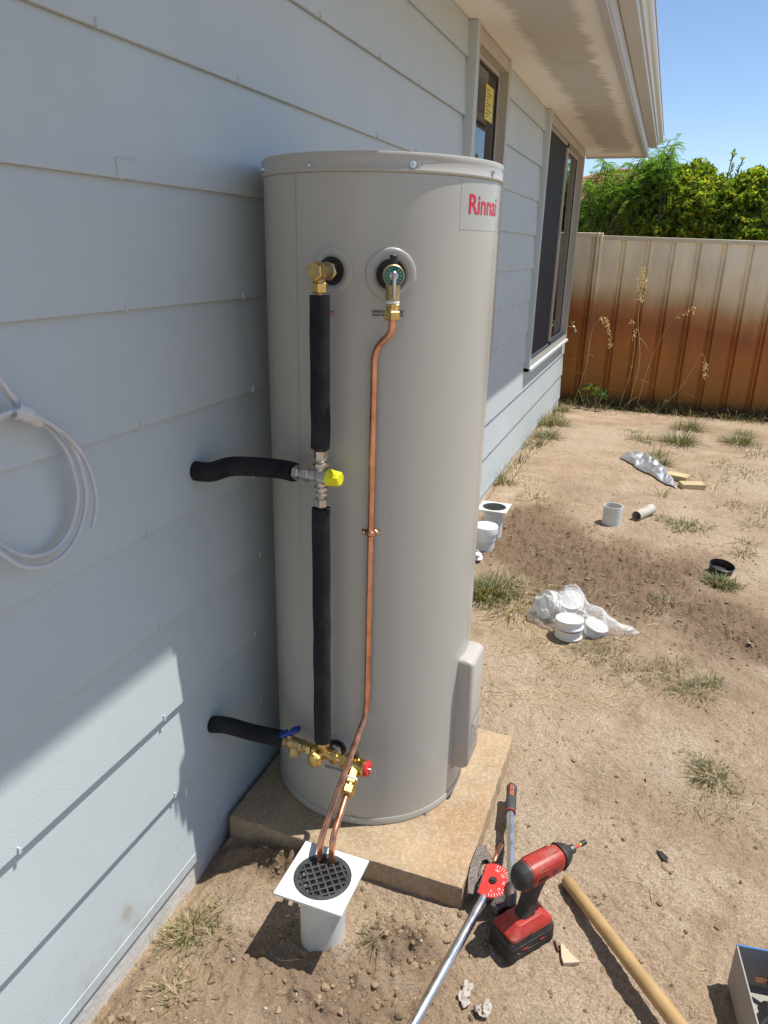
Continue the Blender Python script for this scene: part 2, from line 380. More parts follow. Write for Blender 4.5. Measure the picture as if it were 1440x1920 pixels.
def fencemat():
    # cream steel sheet, bore water rust stain rising from below
    m = bpy.data.materials.new('stained fence steel'); m.use_nodes = True; N, L = nodes(m); b = N['Principled BSDF']; b.inputs['Roughness'].default_value = .45
    g = N.new('ShaderNodeNewGeometry'); sx = N.new('ShaderNodeSeparateXYZ'); L.new(g.outputs['Position'], sx.inputs[0])
    def mth(op, a, bb):
        x = N.new('ShaderNodeMath'); x.operation = op
        for i, v in ((0, a), (1, bb)):
            if hasattr(v, 'name'): L.new(v, x.inputs[i])
            else: x.inputs[i].default_value = v
        return x.outputs[0]
    def noi(scale, sv, det):
        mp = N.new('ShaderNodeMapping'); mp.inputs['Scale'].default_value = sv; L.new(g.outputs['Position'], mp.inputs[0])
        n = N.new('ShaderNodeTexNoise'); n.inputs['Scale'].default_value = scale; n.inputs['Detail'].default_value = det; L.new(mp.outputs[0], n.inputs['Vector']); return n.outputs[0]
    hgt = mth('ADD', mth('ADD', sx.outputs['Z'], mth('MULTIPLY', sx.outputs['X'], .11)), mth('ADD', mth('MULTIPLY', mth('SUBTRACT', noi(1.2,(1,.1,.4),3),.5), .34), mth('MULTIPLY', mth('SUBTRACT', noi(9,(1,.1,.6),5),.5), .10)))
    r = N.new('ShaderNodeValToRGB'); L.new(mth('DIVIDE', hgt, 1.9), r.inputs[0]); e = r.color_ramp.elements
    e[0].position = 0.0; e[0].color = (.46,.165,.016,1); e[1].position = .92; e[1].color = (.92,.82,.60,1)
    for p, c in ((.36,(.44,.140,.014,1)),(.50,(.36,.100,.018,1)),(.585,(.48,.200,.065,1)),(.65,(.60,.42,.22,1)),(.72,(.78,.64,.42,1))):
        q = e.new(p); q.color = c
    mx = N.new('ShaderNodeMix'); mx.data_type = 'RGBA'; mx.blend_type = 'MULTIPLY'; mx.inputs[0].default_value = .45
    L.new(r.outputs[0], mx.inputs[6]); rr = N.new('ShaderNodeMapRange'); rr.inputs[1].default_value=.35; rr.inputs[2].default_value=.7; rr.inputs[3].default_value=1.15; rr.inputs[4].default_value=.6
    L.new(noi(5,(1,.1,.25),6), rr.inputs[0]); L.new(rr.outputs[0], mx.inputs[7]); L.new(mx.outputs[2], b.inputs['Base Color']); return m
M['fence'] = fencemat()
M['fencecap'] = mat('fence cap steel', (.66,.58,.42), .4, var=.03)
M['tile'] = mat('terracotta tile', (.40,.145,.075), .8, var=.22, vscale=1.1, dirt=(.20,.11,.08), dscale=3, damt=.5)
def slabmat():
    m = mat('slab concrete', (.36,.255,.150), .9, var=.22, vscale=7, bump=.7, bscale=95, dirt=(.40,.19,.07), dscale=3.2, damt=.8)
    N, L = nodes(m); b = N['Principled BSDF']; prev = b.inputs['Base Color'].links[0].from_socket
    tc = N.new('ShaderNodeTexCoord'); n = N.new('ShaderNodeTexNoise'); n.inputs['Scale'].default_value = 120; n.inputs['Detail'].default_value = 7; n.inputs['Roughness'].default_value = .75; L.new(tc.outputs['Object'], n.inputs['Vector'])
    r = N.new('ShaderNodeMapRange'); r.inputs[1].default_value = .46; r.inputs[2].default_value = .66; r.inputs[4].default_value = .6; L.new(n.outputs[0], r.inputs[0])
    x = N.new('ShaderNodeMix'); x.data_type = 'RGBA'; L.new(r.outputs[0], x.inputs[0]); L.new(prev, x.inputs[6]); x.inputs[7].default_value = (.60,.50,.36,1); L.new(x.outputs[2], b.inputs['Base Color'])
    return m
M['slab'] = slabmat()
def groundmat():
    m = bpy.data.materials.new('sandy soil'); m.use_nodes = True; N, L = nodes(m); b = N['Principled BSDF']; b.inputs['Roughness'].default_value = .95; b.inputs['Specular IOR Level'].default_value = .15
    tc = N.new('ShaderNodeTexCoord'); at = N.new('ShaderNodeAttribute'); at.attribute_name = 'soil'; at.attribute_type = 'GEOMETRY'
    sep = N.new('ShaderNodeSeparateColor'); L.new(at.outputs['Color'], sep.inputs[0])
    def noi(scale, det, rough=.6):
        n = N.new('ShaderNodeTexNoise'); n.inputs['Scale'].default_value = scale; n.inputs['Detail'].default_value = det; n.inputs['Roughness'].default_value = rough; L.new(tc.outputs['Object'], n.inputs['Vector']); return n.outputs[0]
    def mr(v, a, bb, c, d):
        r = N.new('ShaderNodeMapRange'); r.inputs[1].default_value=a; r.inputs[2].default_value=bb; r.inputs[3].default_value=c; r.inputs[4].default_value=d; L.new(v, r.inputs[0]); return r.outputs[0]
    def mix(f, a, bb, mode='MIX'):
        x = N.new('ShaderNodeMix'); x.data_type='RGBA'; x.blend_type = mode
        if hasattr(f,'name'): L.new(f, x.inputs[0])
        else: x.inputs[0].default_value = f
        for i, v in ((6,a),(7,bb)):
            if hasattr(v,'name'): L.new(v, x.inputs[i])
            else: x.inputs[i].default_value = (*v,1)
        return x.outputs[2]
    c = mix(mr(noi(3.2,6),.38,.64,0,1), (.46,.335,.222), (.61,.475,.34))
    c = mix(mr(noi(1.1,8,.68),.49,.64,0,.75), c, (.32,.24,.165))
    c = mix(mr(noi(7,7,.75),.52,.66,0,.6), c, (.25,.18,.12))
    c = mix(mr(noi(2.6,7,.7),.55,.68,0,.7), c, (.68,.575,.445))
    c = mix(sep.outputs[0], c, (.165,.112,.072))           # damp dug soil
    c = mix(sep.outputs[1], c, (.60,.495,.37))              # dry pale sand
    c = mix(mr(noi(150,4,.75),.36,.62,.15,1.0), (.30,.20,.12), c)
    c = mix(mr(noi(420,2),.60,.70,0,.6), c, (.50,.44,.36))
    c = mix(mr(noi(55,5,.7),.60,.72,0,.45), c, (.17,.11,.07))
    L.new(c, b.inputs['Base Color'])
    bp = N.new('ShaderNodeBump'); bp.inputs['Strength'].default_value = .9; bp.inputs['Distance'].default_value = .008; L.new(noi(160,5,.7), bp.inputs['Height'])
    bp2 = N.new('ShaderNodeBump'); bp2.inputs['Strength'].default_value = .8; bp2.inputs['Distance'].default_value = .022; L.new(noi(34,5,.65), bp2.inputs['Height']); L.new(bp.outputs[0], bp2.inputs['Normal'])
    L.new(bp2.outputs[0], b.inputs['Normal']); return m
M['ground'] = groundmat()
M['clod'] = mat('soil clod', (.265,.188,.122), .95, var=.45, vscale=25, bump=.5, bscale=180, spec=.1)
M['pebble'] = mat('pale pebble', (.45,.38,.30), .9, var=.3, vscale=30, spec=.2)

# ================================================================== ground
DRX, DRY = 0.408, 1.247           # near drain riser
def gauss(x, y, cx, cy, rx, ry): return np.exp(-(((x-cx)/rx)**2+((y-cy)/ry)**2))
def gheight(x, y, fine=True):
    x = np.asarray(x, float); y = np.asarray(y, float)
    near = 1-sstep(5, 9, y)
    h = -0.012 + .020*fbm(x*1.3, y*1.3, 3, 1) + .010*fbm(x*4.5, y*4.5, 3, 5)
    dig = damp(x, y)
    if fine:
        h = h + (.0095*fbm(x*16, y*16, 3, 9) + .0068*fbm(x*52, y*52, 2, 21))*(.7+1.0*dig)*(.35+.65*near)
        lump = np.clip(fbm(x*26, y*26, 3, 33)-.05, 0, 1)
        lump2 = np.abs(fbm(x*42, y*42, 3, 63))
        h = h + .040*lump*dig*near + .016*lump2*dig*near + .05*np.abs(fbm(x*30, y*30, 3, 83))*(gauss(x, y, .60, 1.31, .10, .07)+gauss(x, y, .28, 1.41, .07, .03)) + .012*np.clip(fbm(x*9, y*9, 2, 43)-.2, 0, 1)*near
        foot = gauss(x, y, 1.0, 1.18, .10, .05)+gauss(x, y, 1.35, 2.2, .12, .05)+gauss(x, y, 1.05, 2.55, .05, .12)+gauss(x, y, 1.5, 1.75, .05, .12)+gauss(x, y, .95, 2.0, .05, .11)+gauss(x, y, 1.7, 2.7, .06, .13)
        h = h - .020*foot
    h = h - .040*sstep(.20, .0, x)*sstep(1.9, 1.2, y) - .022*sstep(.05,.0,x)          # scoured along the wall footing
    h = h - .02*gauss(x, y, .45, 1.36, .32, .06)               # dug out before the slab
    h = h + .035*gauss(x, y, .60, 1.29, .075, .06) + .03*gauss(x, y, .30, 1.42, .06, .04)  # spoil by the riser
    h = h + .034*gauss(x, y, .13, 1.41, .12, .03)
    h = h + .012*gauss(x, y, .9, 3.6, .5, .4) + .03*gauss(x, y, .3, 6.9, .5, .5)
    h = h - .085*sstep(7.0, 9.0, y) - .03*sstep(9.3, 12, y)
    slab = sstep(.03, -.01, np.maximum(np.maximum(.02-x, x-.72), np.maximum(1.44-y, y-2.14)))
    h = h*(1-slab) + (-.02)*slab
    under = sstep(.0, -.12, x)*sstep(8.9, 8.6, y); h = h*(1-under)-.08*under
    return h
def damp(x, y):
    n = fbm(x*2.1, y*2.1, 4, 51); n2 = fbm(x*6, y*6, 3, 77)
    a = gauss(x, y, .95, 3.85, .62, .62)*1.25 + gauss(x, y, .35, 4.25, .3, .5)*.9 + gauss(x, y, 1.75, 3.2, .35, .3)*.9
    a = a + gauss(x, y, .50, 1.10, .42, .17)*.95 + gauss(x, y, .62, 1.30, .13, .08)*.8 + gauss(x, y, .2, .8, .35, .22)*1.0 + gauss(x, y, .2, 1.40, .16, .06)
    a = a + gauss(x, y, 1.55, 1.75, .35, .3)*.35
    return np.clip((a+.45*n+.3*n2-.35)*1.7, 0, 1)
def axis(segs):
    out = [segs[0][0]]
    for a, b, d0, d1 in segs:
        n = max(2, int(round((b-a)/((d0+d1)/2)))); t = np.linspace(0, 1, n+1)[1:]
        k = d1/d0; s = t if abs(k-1) < .02 else (k**t-1)/(k-1)
        out += list(a+(b-a)*s)
    return np.array(out)
gx = axis([(-400,-20,120,20),(-20,-.3,8,.3),(-.3,0,.06,.02),(0,1.45,.0052,.0052),(1.45,2.6,.0052,.05),(2.6,12,.05,1.5),(12,400,2,120)])
gy = axis([(-400,-10,120,10),(-10,.4,4,.05),(.4,.8,.05,.0052),(.8,1.75,.0052,.0052),(1.75,2.6,.0052,.0085),(2.6,9.2,.0085,.045),(9.2,30,.05,4),(30,900,4,250)])
XX, YY = np.meshgrid(gx, gy); ZZ = gheight(XX, YY)
DD = damp(XX, YY)*(1-sstep(6, 9, YY)); nx, ny = len(gx), len(gy)
PL = np.clip(fbm(XX*1.7+3, YY*1.7, 4, 91)*1.6-.15, 0, .75)*(1-DD) + gauss(XX, YY, 1.25, 4.9, .5, .5)*.4 + gauss(XX, YY, .85, 1.75, .16, .35)*.8 + gauss(XX, YY, .2, 1.2, .12, .09)*.7
gm = bpy.data.meshes.new('ground')
vv = np.stack([XX.ravel(), YY.ravel(), ZZ.ravel()], 1)
ii = np.arange(nx*ny).reshape(ny, nx)
ff = np.stack([ii[:-1,:-1].ravel(), ii[:-1,1:].ravel(), ii[1:,1:].ravel(), ii[1:,:-1].ravel()], 1)
gm.vertices.add(len(vv)); gm.vertices.foreach_set('co', vv.ravel())
gm.loops.add(ff.size); gm.loops.foreach_set('vertex_index', ff.ravel().astype(np.int32))
gm.polygons.add(len(ff)); gm.polygons.foreach_set('loop_start', np.arange(0, ff.size, 4, dtype=np.int32))
gm.update(calc_edges=True); gm.validate()
ca = gm.attributes.new('soil', 'FLOAT_COLOR', 'POINT')
ca.data.foreach_set('color', np.stack([DD.ravel(), np.clip(PL, 0, 1).ravel()*(1-DD.ravel()), 0*DD.ravel(), 1+0*DD.ravel()], 1).astype(np.float32).ravel())
gm.shade_smooth()
def gz0f(x, y):
    i = min(max(np.searchsorted(gx, x)-1, 0), nx-2); j = min(max(np.searchsorted(gy, y)-1, 0), ny-2)
    tx = (x-gx[i])/(gx[i+1]-gx[i]); ty = (y-gy[j])/(gy[j+1]-gy[j])
    return float(ZZ[j,i]*(1-tx)*(1-ty)+ZZ[j,i+1]*tx*(1-ty)+ZZ[j+1,i]*(1-tx)*ty+ZZ[j+1,i+1]*tx*ty)
def damp0(x, y):
    i = min(max(np.searchsorted(gx, x)-1, 0), nx-2); j = min(max(np.searchsorted(gy, y)-1, 0), ny-2); return float(DD[j, i])
tag(link('ground', gm, M['ground']), 'bare sandy ground of the yard with dug soil', 'ground', kind='structure')
gz = gz0f
def on_ground(px, py, z=0.0):
    p = Gp(px, py, z)
    for _ in range(5): p = Gp(px, py, gz(p[0], p[1])+z)
    return p

# ================================================================== the house
HY1 = 8.66; ZS = 2.57
house = thing('house', 'pale grey weatherboard house with cream eave and two windows behind the water heater', 'house', (-.1, 3, 0))
W1 = (3.80, 4.575, .95, 2.56); W2 = (6.09, 8.45, .705, 2.552)
core = MB()
for (y0, y1, z0, z1) in ((-2.6, 3.80, -.1, 2.7), (3.80, 4.575, -.1, .95), (4.575, 6.09, -.1, 2.7), (6.09, 8.45, -.1, .705), (8.45, HY1-.03, -.1, 2.7), (3.80,4.575,2.562,2.7), (6.09,8.45,2.562,2.7)):
    core.box((-.20, y0+.0005, z0), (-.0245, y1-.0005, z1))
core.build('wall', M['trim'], house)
room = MB()
for (y0, y1) in ((3.3, 5.0), (5.7, 8.6)):
    room.box((-3.0, y0, -.05), (-2.95, y1, 2.7)); room.box((-2.95, y0, -.05), (-.21, y0+.04, 2.7)); room.box((-2.95, y1-.04, -.05), (-.21, y1, 2.7))
    room.box((-2.95, y0+.04, -.05), (-.21, y1-.04, 0)); room.box((-2.95, y0+.04, 2.64), (-.21, y1-.04, 2.7))
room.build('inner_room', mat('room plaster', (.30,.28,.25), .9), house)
endw = MB(); endw.box((-8, HY1-.03, -.1), (-.20, HY1-.012, 2.7)); endw.build('end_wall', M['board'], house)
ROW = .2383; Z0 = .037
clipm = MB(); clipm.box((-.003, -.0014, -.002), (.0030, .0014, .014)); clipm.box((-.003, .0014, -.002), (.0022, .0060, .0085))
clipme = clipm.mesh('clip'); clipme.materials.append(M['board'])
def weatherboard(y0, y1, zb, zt, jit=0.0):
    m = MB(); drop = .0125
    o = jit
    sl = drop/(ROW)
    n = 1
    prof = [(o, zb), (o-.0095, zb-.0005), (o-.0085-sl*(zt-zb)-.008, zt), (o-sl*(zt-zb)-.0005, zt)]
    m.prism([(z, x) for x, z in prof], y0+.0012, y1-.0012, lambda u, v, w: (v, w, u))
    return m.build('weatherboard', M['board'], house, smooth=30, bevel=.0015, seg=1)
boards = []
for k in range(11):
    zb = Z0+ROW*k; zt = min(zb+ROW+.016, ZS-.004) if k < 10 else ZS-.004
    segs = []
    cuts = []
    for (a, b, c, d) in (W1, W2):
        if zb+ROW > c+.02: cuts.append((a-.0, b+.0, c, zb))
    y = -2.6; edges = []
    for (a, b, c, _) in cuts:
        segs.append((y, a, zt)); 
        if zb < c-.02: segs.append((a, b, c-.002))
        y = b
    segs.append((y, HY1, zt))
    for (a, b, t) in segs:
        js = [a, .1, b] if a < -1 and k % 2 else ([a, -.35, b] if a < -1 else [a, b])
        for i in range(len(js)-1):
            bo = weatherboard(js[i], js[i+1], zb, t, jit=.0006*math.sin(k*2.1+i))
            if k > 0 and t == zt:
                y0 = .33+.45*(k % 2)*.04
                for q in range(20):
                    yy = y0+.4505*q+random.uniform(-.015, .015)
                    if js[i]+.06 < yy < min(js[i+1], 8)-.06 and yy > .5 and random.random() < .72:
                        c = link('clip', clipme, None, bo); c.location = (0, yy, zb)
# joint cover
p = Wp(238, 331)
m = MB(); m.box((-.002, p[1]-.028, p[2]-.004), (.0028, p[1]+.028, p[2]+.030)); m.build('joint_cover', M['board'], house, bevel=.001)
# bottom flashing and footing
m = MB(); m.prism([(-.02,.040),(-.0005,.0365),(.0012,.0345),(.0012,.006),(-.004,.004),(-.02,.004)], -2.6, HY1, lambda u, v, w: (u, w, v)); m.build('base_flashing', M['trim'] if False else M['board'], house)
m = MB(); m.box((-.30, -2.6, -.25), (-.0065, HY1-.02, .0035)); m.build('footing', M['concrete_edge'], house)
# soffit panels
ys = [-2.6, .2, 3.07, 5.955, 8.72]
for a, b in zip(ys[:-1], ys[1:]):
    m = MB(); m.box((-.028, a+.002, ZS), (.562, b-.002, ZS+.006)); m.build('soffit_panel', M['soffit'], house)
m = MB()
for y in ys[1:-1]: m.box((-.028, y-.006, ZS-.0016), (.562, y+.006, ZS-.0002))
m.build('joint_strip', mat('cream pvc', (.80,.76,.68), .5), house)
m = MB(); m.box((-.028, 8.722, ZS-.002), (.562, 9.02, ZS+.006)); m.build('soffit_end_panel', mat('cream paint', (.78,.73,.64), .7, var=.03), house)
m = MB(); m.box((-.028, 9.022, ZS-.022), (.600, 9.040, ZS+.20)); m.build('end_fascia', M['metaltrim'], house, bevel=.002)
# fascia + gutter + roof, drawn in section (x, z) and run along y
def run(poly, y0, y1, name, ma, **kw):
    m = MB(); m.prism(poly, y0, y1, lambda u, v, w: (u, w, v)); return m.build(name, ma, house, **kw)
run([(.564,ZS-.024),(.602,ZS-.024),(.602,ZS-.014),(.612,ZS-.010),(.612,ZS+.19),(.564,ZS+.19)], -2.6, 9.02, 'fascia', M['metaltrim'])
gz0 = ZS+.072
run([(.616,gz0),(.690,gz0),(.694,gz0+.004),(.694,gz0+.030),(.706,gz0+.034),(.706,gz0+.050),(.722,gz0+.066),(.742,gz0+.078),(.742,gz0+.112),(.738,gz0+.116),(.730,gz0+.116),(.730,gz0+.106),(.735,gz0+.102),(.735,gz0+.084),(.686,gz0+.060),(.686,gz0+.008),(.616,gz0+.008)], -2.6, 9.06, 'gutter', M['metaltrim'], smooth=60)
run([(.616,gz0),(.690,gz0),(.694,gz0+.030),(.706,gz0+.050),(.742,gz0+.078),(.742,gz0+.112),(.616,gz0+.116)], 9.0602, 9.0625, 'gutter_end', M['metaltrim'])
# corrugated roof sheets
def roofsheet(y0, y1):
    vs = []; n = int((y1-y0)/.076*8); sl = math.tan(math.radians(22))
    for i in range(n+1):
        y = y0+(y1-y0)*i/n; z = .006*math.cos(2*math.pi*y/.076)
        vs.append((.748, y, gz0+.121+z)); vs.append((-3.2, y, gz0+.118+3.96*sl+z))
    f = [(2*i, 2*i+2, 2*i+3, 2*i+1) for i in range(n)]
    m = MB(); m.add(vs, f); o = m.build('roof_sheet', M['metaltrim'], house, fix=False)
    s = o.modifiers.new('solid', 'SOLIDIFY'); s.thickness = .0012; return o
for i in range(15): roofsheet(-2.6+.778*i+.0, -2.6+.778*(i+1)-.002)
run([(.612,ZS+.19),(-3.2,ZS+1.7),(-3.2,ZS+1.6),(.56,ZS+.15)], -2.6, 9.0, 'roof_underlay', M['trim'])

# windows
def window(y0, y1, z0, z1, name='window'):
    m = MB(); fx0, fx1 = -.075, .030
    m.box((fx0, y0, z0), (fx1, y0+.038, z1)); m.box((fx0, y1-.060, z0), (fx1, y1, z1))
    m.box((fx0, y0+.038, z1-.060), (fx1-.004, y1-.060, z1))
    m.box((fx0, y0+.038, z0), (fx1-.004, y1-.060, z0+.045))
    w = m.build('window', M['trim'], house, bevel=.003)
    return w
w1 = window(*W1)
def part(lo, hi, name, ma, par, bevel=0):
    m = MB(); m.box(lo, hi); return m.build(name, ma, par, bevel=bevel)
def sash(par, y0, y1, z0, z1, x, wd=.03):
    m = MB(); m.box((x-.012, y0, z0), (x+.012, y0+wd, z1)); m.box((x-.012, y1-wd, z0), (x+.012, y1, z1)); m.box((x-.012, y0+wd, z0), (x+.012, y1-wd, z0+wd)); m.box((x-.012, y0+wd, z1-wd), (x+.012, y1-wd, z1))
    m.build('sash', M['trim'], par, bevel=.002)
    e = .004; m = MB(); a, b, c, d = y0+wd, y1-wd, z0+wd, z1-wd
    m.box((x-.006, a, c), (x+.006, a+.012, d)); m.box((x-.006, b-.014, c), (x+.006, b, d)); m.box((x-.006, a+.012, c), (x+.006, b-.014, c+.012)); m.box((x-.006, a+.012, d-.012), (x+.006, b-.014, d))
    m.build('glazing_rubber', M['rubber'], par)
    part((x-.002, a+.006, c+.006), (x+.002, b-.006, d-.006), 'pane', M['glass'], par)
# trim boards up the jambs and sill
part((-.012, W1[0]-.045, W1[2]-.03), (.034, W1[0]-.0005, ZS-.002), 'jamb_trim', M['board'], w1, .002)
sash(w1, W1[0]+.039, W1[1]-.061, W1[2]+.046, W1[3]-.061, -.030, .022)
STK = [Wp(908,222,-.0255), Wp(923,222,-.0255), Wp(915,158,-.0255)]
part((-.0268, STK[0][1], STK[0][2]), (-.0255, STK[1][1], STK[2][2]), 'sticker', M['yellowpaper'], w1)
m = MB()
sw, sh_ = STK[1][1]-STK[0][1], STK[2][2]-STK[0][2]
for i in range(9): m.box((-.0254, STK[0][1]+sw*.12, STK[0][2]+sh_*(.08+.095*i)), (-.0250, STK[0][1]+sw*(.3+.5*((i*7) % 5)/4), STK[0][2]+sh_*(.11+.095*i)))
m.build('sticker_print', M['print'], w1)
w2 = window(*W2)
part((-.012, W2[0]-.045, W2[2]-.04), (.034, W2[0]-.0005, ZS-.002), 'jamb_trim', M['board'], w2, .002)
m = MB(); m.prism([(-.02,W2[2]-.002),(.048,W2[2]-.010),(.048,W2[2]-.034),(-.012,W2[2]-.040)], W2[0]-.045, W2[1]+.02, lambda u, v, w: (u, w, v)); m.build('sill', M['board'], w2, bevel=.002)
ym = 7.30
sash(w2, ym-.02, W2[1]-.061, W2[2]+.046, W2[3]-.061, -.040, .03)
sash(w2, W2[0]+.039, ym+.02, W2[2]+.046, W2[3]-.061, -.066, .03)
m = MB(); a, b, c, d, x = W2[0]+.040, ym+.045, W2[2]+.047, W2[3]-.062, -.008
m.box((x-.009, a, c), (x+.012, a+.018, d)); m.box((x-.009, b-.055, c+.03), (x+.016, b, d-.03)); m.box((x-.009, a+.018, c), (x+.010, b-.056, c+.018)); m.box((x-.009, a+.018, d-.018), (x+.010, b-.056, d))
m.build('screen_frame', M['trim'], w2, bevel=.002)
part((x-.003, a+.018, c+.018), (x-.001, b-.055, d-.018), 'fly_screen', M['mesh'], w2)
for zz in (c, d-.03): part((x-.010, b-.058, zz), (x+.020, b+.003, zz+.030), 'corner_block', M['blackplastic'], w2, .002)

# ================================================================== slab
def slabmesh(x0, x1, y0, y1, z0, z1, n=70):
    m = MB(); vs = []; fs = []
    for j in range(n+1):
        for i in range(n+1):
            u, v = i/n, j/n; e = min(u, 1-u, v, 1-v)*(x1-x0)
            x = x0+(x1-x0)*u; y = y0+(y1-y0)*v
            k = float(vnoise(np.array([x*38+9]), np.array([y*38]), 3)[0]); k2 = float(vnoise(np.array([x*90]), np.array([y*90]), 8)[0])
            ed = math.exp(-(e/.006)**2)
            vs.append((x-(.5-u)*-.0*ed+(-(1 if u == 1 else 0)+(1 if u == 0 else 0))*.006*k, y+(-(1 if v == 1 else 0)+(1 if v == 0 else 0))*.006*k, z1+.0012*(k2-.5)-ed*(.0008+.004*k**3)))
    N_ = n+1
    for j in range(n):
        for i in range(n): a = j*N_+i; fs.append((a, a+1, a+N_+1, a+N_))
    rim = [i for i in range(n)]+[n+j*N_ for j in range(n)]+[n*N_+n-i for i in range(n)]+[(n-j)*N_ for j in range(n)]
    base_ = len(vs)
    for r in rim:
        x, y, z = vs[r]; k = float(vnoise(np.array([x*50+y*33]), np.array([.5]), 5)[0]); cx, cy = (x0+x1)/2, (y0+y1)/2
        vs.append((x+(x-cx)*.004, y+(y-cy)*.004, z1-.006)); 
    for r in rim:
        x, y, z = vs[r]; k = float(vnoise(np.array([x*30+y*33]), np.array([.5]), 5)[0]); cx, cy = (x0+x1)/2, (y0+y1)/2
        vs.append((x+(x-cx)*(.004+.010*k), y+(y-cy)*(.004+.010*k), z0))
    L = len(rim)
    for i in range(L):
        j = (i+1) % L; fs.append((rim[i], base_+i, base_+j, rim[j])); fs.append((base_+i, base_+L+i, base_+L+j, base_+j))
    m.add(vs, fs); return m
bm_o = slabmesh(.016, .712, 1.447, 2.128, -.025, .0465).build('concrete_slab', M['slab'], None, smooth=22)
tag(bm_o, 'square rust stained concrete paver slab under the water heater', 'slab')

# ================================================================== water heater
tank = thing('water_heater', 'tall beige cylindrical electric hot water tank standing on concrete slab', 'water heater', (TX, TY, TZ0))
c0 = (TX, TY, 0); c1 = (TX, TY, 1)
m = MB(); m.lathe(c0, c1, [(TZ0+.025, TR-.001), (TZ0+.026, TR), (TZ1-.041, TR), (TZ1-.039, TR-.002)], 160); m.build('body', M['tank'], tank)
m = MB(); m.lathe(c0, c1, [(TZ0, TR-.004), (TZ0+.002, TR+.0015), (TZ0+.022, TR+.0022), (TZ0+.0245, TR+.0012), (TZ0+.0245, TR-.003)], 160); base = m.build('base_ring', M['tank'], tank)
m = MB(); m.lathe(c0, c1, [(TZ1-.0395, TR-.003), (TZ1-.0395, TR+.0015), (TZ1-.0370, TR+.0038), (TZ1-.0335, TR+.0038), (TZ1-.0315, TR+.0025), (TZ1-.012, TR+.0025), (TZ1-.006, TR+.0042), (TZ1-.001, TR+.0020), (TZ1, TR-.003), (TZ1-.004, TR-.012), (TZ1+.006, TR-.06), (TZ1+.012, .001)], 160); cap = m.build('top_cap', M['tank'], tank, smooth=50)
m = MB(); pz = Tp(565, 1000); aseam = math.atan2(pz[1]-TY, pz[0]-TX)
for a0 in (aseam, aseam+1.9):
    nn = np.array([math.cos(a0), math.sin(a0), 0]); tt = np.array([-nn[1], nn[0], 0]); q = np.array([TX, TY, 0])+nn*(TR+.0002)
    m.add([q-tt*.0008+[0,0,TZ0+.052], q+tt*.0008+[0,0,TZ0+.052], q+tt*.0008+nn*.0008+[0,0,TZ1-.041], q-tt*.0008+nn*.0008+[0,0,TZ1-.041]], [(0,1,2,3)])
m.build('seam', M['tankseam'], tank, fix=False)
def screw(p, n, par, r=.0065, ma=None):
    p = np.array(p); m = MB(); m.lathe(p-n*.001, p+n, [(0, r*1.35), (.0016, r*1.35)], 14); m.lathe(p+n*.0005, p+n, [(0, r*.82), (.004, r*.82), (.0048, r*.6)], 6); return m.build('screw', ma or M['steel'], par)
for (x, y) in ((579,310),(775,308),(925,322),(494,318)):
    p = Tp(x, y, .0035); screw(p, Tframe(p)[0], cap, .0052)
for (x, y) in ((661,1534),(797,1526),(538,1484)):
    p = Tp(x, y, .0028); screw(p, Tframe(p)[0], base, .0045)
# junction box cover on the right flank
pb0 = Tp(866, 1300, 0.0)
ab = math.radians(-1.0)   # direction the cover faces
bn = np.array([math.cos(ab), math.sin(ab), 0]); bt = np.array([-bn[1], bn[0], 0])
def boxprof(w, d, r, k=5):
    pts = [(-w, 0), (-w, d-r)]
    pts += [(-w+r-r*math.cos(t), d-r+r*math.sin(t)) for t in np.linspace(0, math.pi/2, k+1)[1:]]
    pts += [(w-r+r*math.sin(t), d-r+r*math.cos(t)) for t in np.linspace(0, math.pi/2, k+1)]
    pts += [(w, 0)]; return pts
def jbox(z0, z1, w, d, r, base_d, name):
    # rounded-rectangular cover: stacked sections shrink at both ends
    vs = []; fs = []; secs = []
    for z, ins in [(z0, r*1.2), (z0+r*.25, r*.55), (z0+r*.6, r*.18), (z0+r, 0), (z1-r, 0), (z1-r*.6, r*.18), (z1-r*.25, r*.55), (z1, r*1.2)]:
        secs.append((z, [(u*(1-ins*.35/w), base_d+max(v-ins if v > .001 else v, 0)) for u, v in boxprof(w, d, r)]))
    n = len(secs[0][1]); o = np.array([TX, TY, 0])
    for z, pr in secs:
        for u, v in pr: vs.append(o+bt*u+bn*v+np.array([0, 0, z]))
    for i in range(len(secs)-1):
        for k in range(n): fs.append((i*n+k, i*n+(k+1) % n, (i+1)*n+(k+1) % n, (i+1)*n+k))
    fs.append(tuple(range(n))[::-1]); fs.append(tuple((len(secs)-1)*n+k for k in range(n)))
    m = MB(); m.add(vs, fs); return m.build(name, M['box'], tank, smooth=50)
jz0 = Tz(1392, 870); jz1 = Tz(1235, 862)
JW, JD = .062, .050; JB = TR*.965
jb = jbox(jz0, jz1, JW, JD, .014, JB, 'junction_box')
m = MB(); o = np.array([TX, TY, 0])
lz0, lz1 = jz0+.06, jz0+.155
def jl(u, z, d=.0006): return o+bt*u+bn*(JB+JD+d)+np.array([0,0,z])
m.add([jl(-.042,lz0), jl(.042,lz0), jl(.042,lz1), jl(-.042,lz1)], [(0,1,2,3)]); m.build('warning_label', M['label'], jb, fix=False)
m = MB()
def jrect(u0, z0, u1, z1): m.add([jl(u0,z0,.0009), jl(u1,z0,.0009), jl(u1,z1,.0009), jl(u0,z1,.0009)], [(0,1,2,3)])
for r_ in ((-.042,lz0,-.0405,lz1),(.0405,lz0,.042,lz1),(-.042,lz0,.042,lz0+.0015),(-.042,lz1-.0015,.042,lz1),(-.042,lz1-.034,.042,lz1-.0325)): jrect(*r_)
for i in range(7): jrect(-.036, lz0+.007+.0072*i, .036-.010*(i % 3), lz0+.0095+.0072*i)
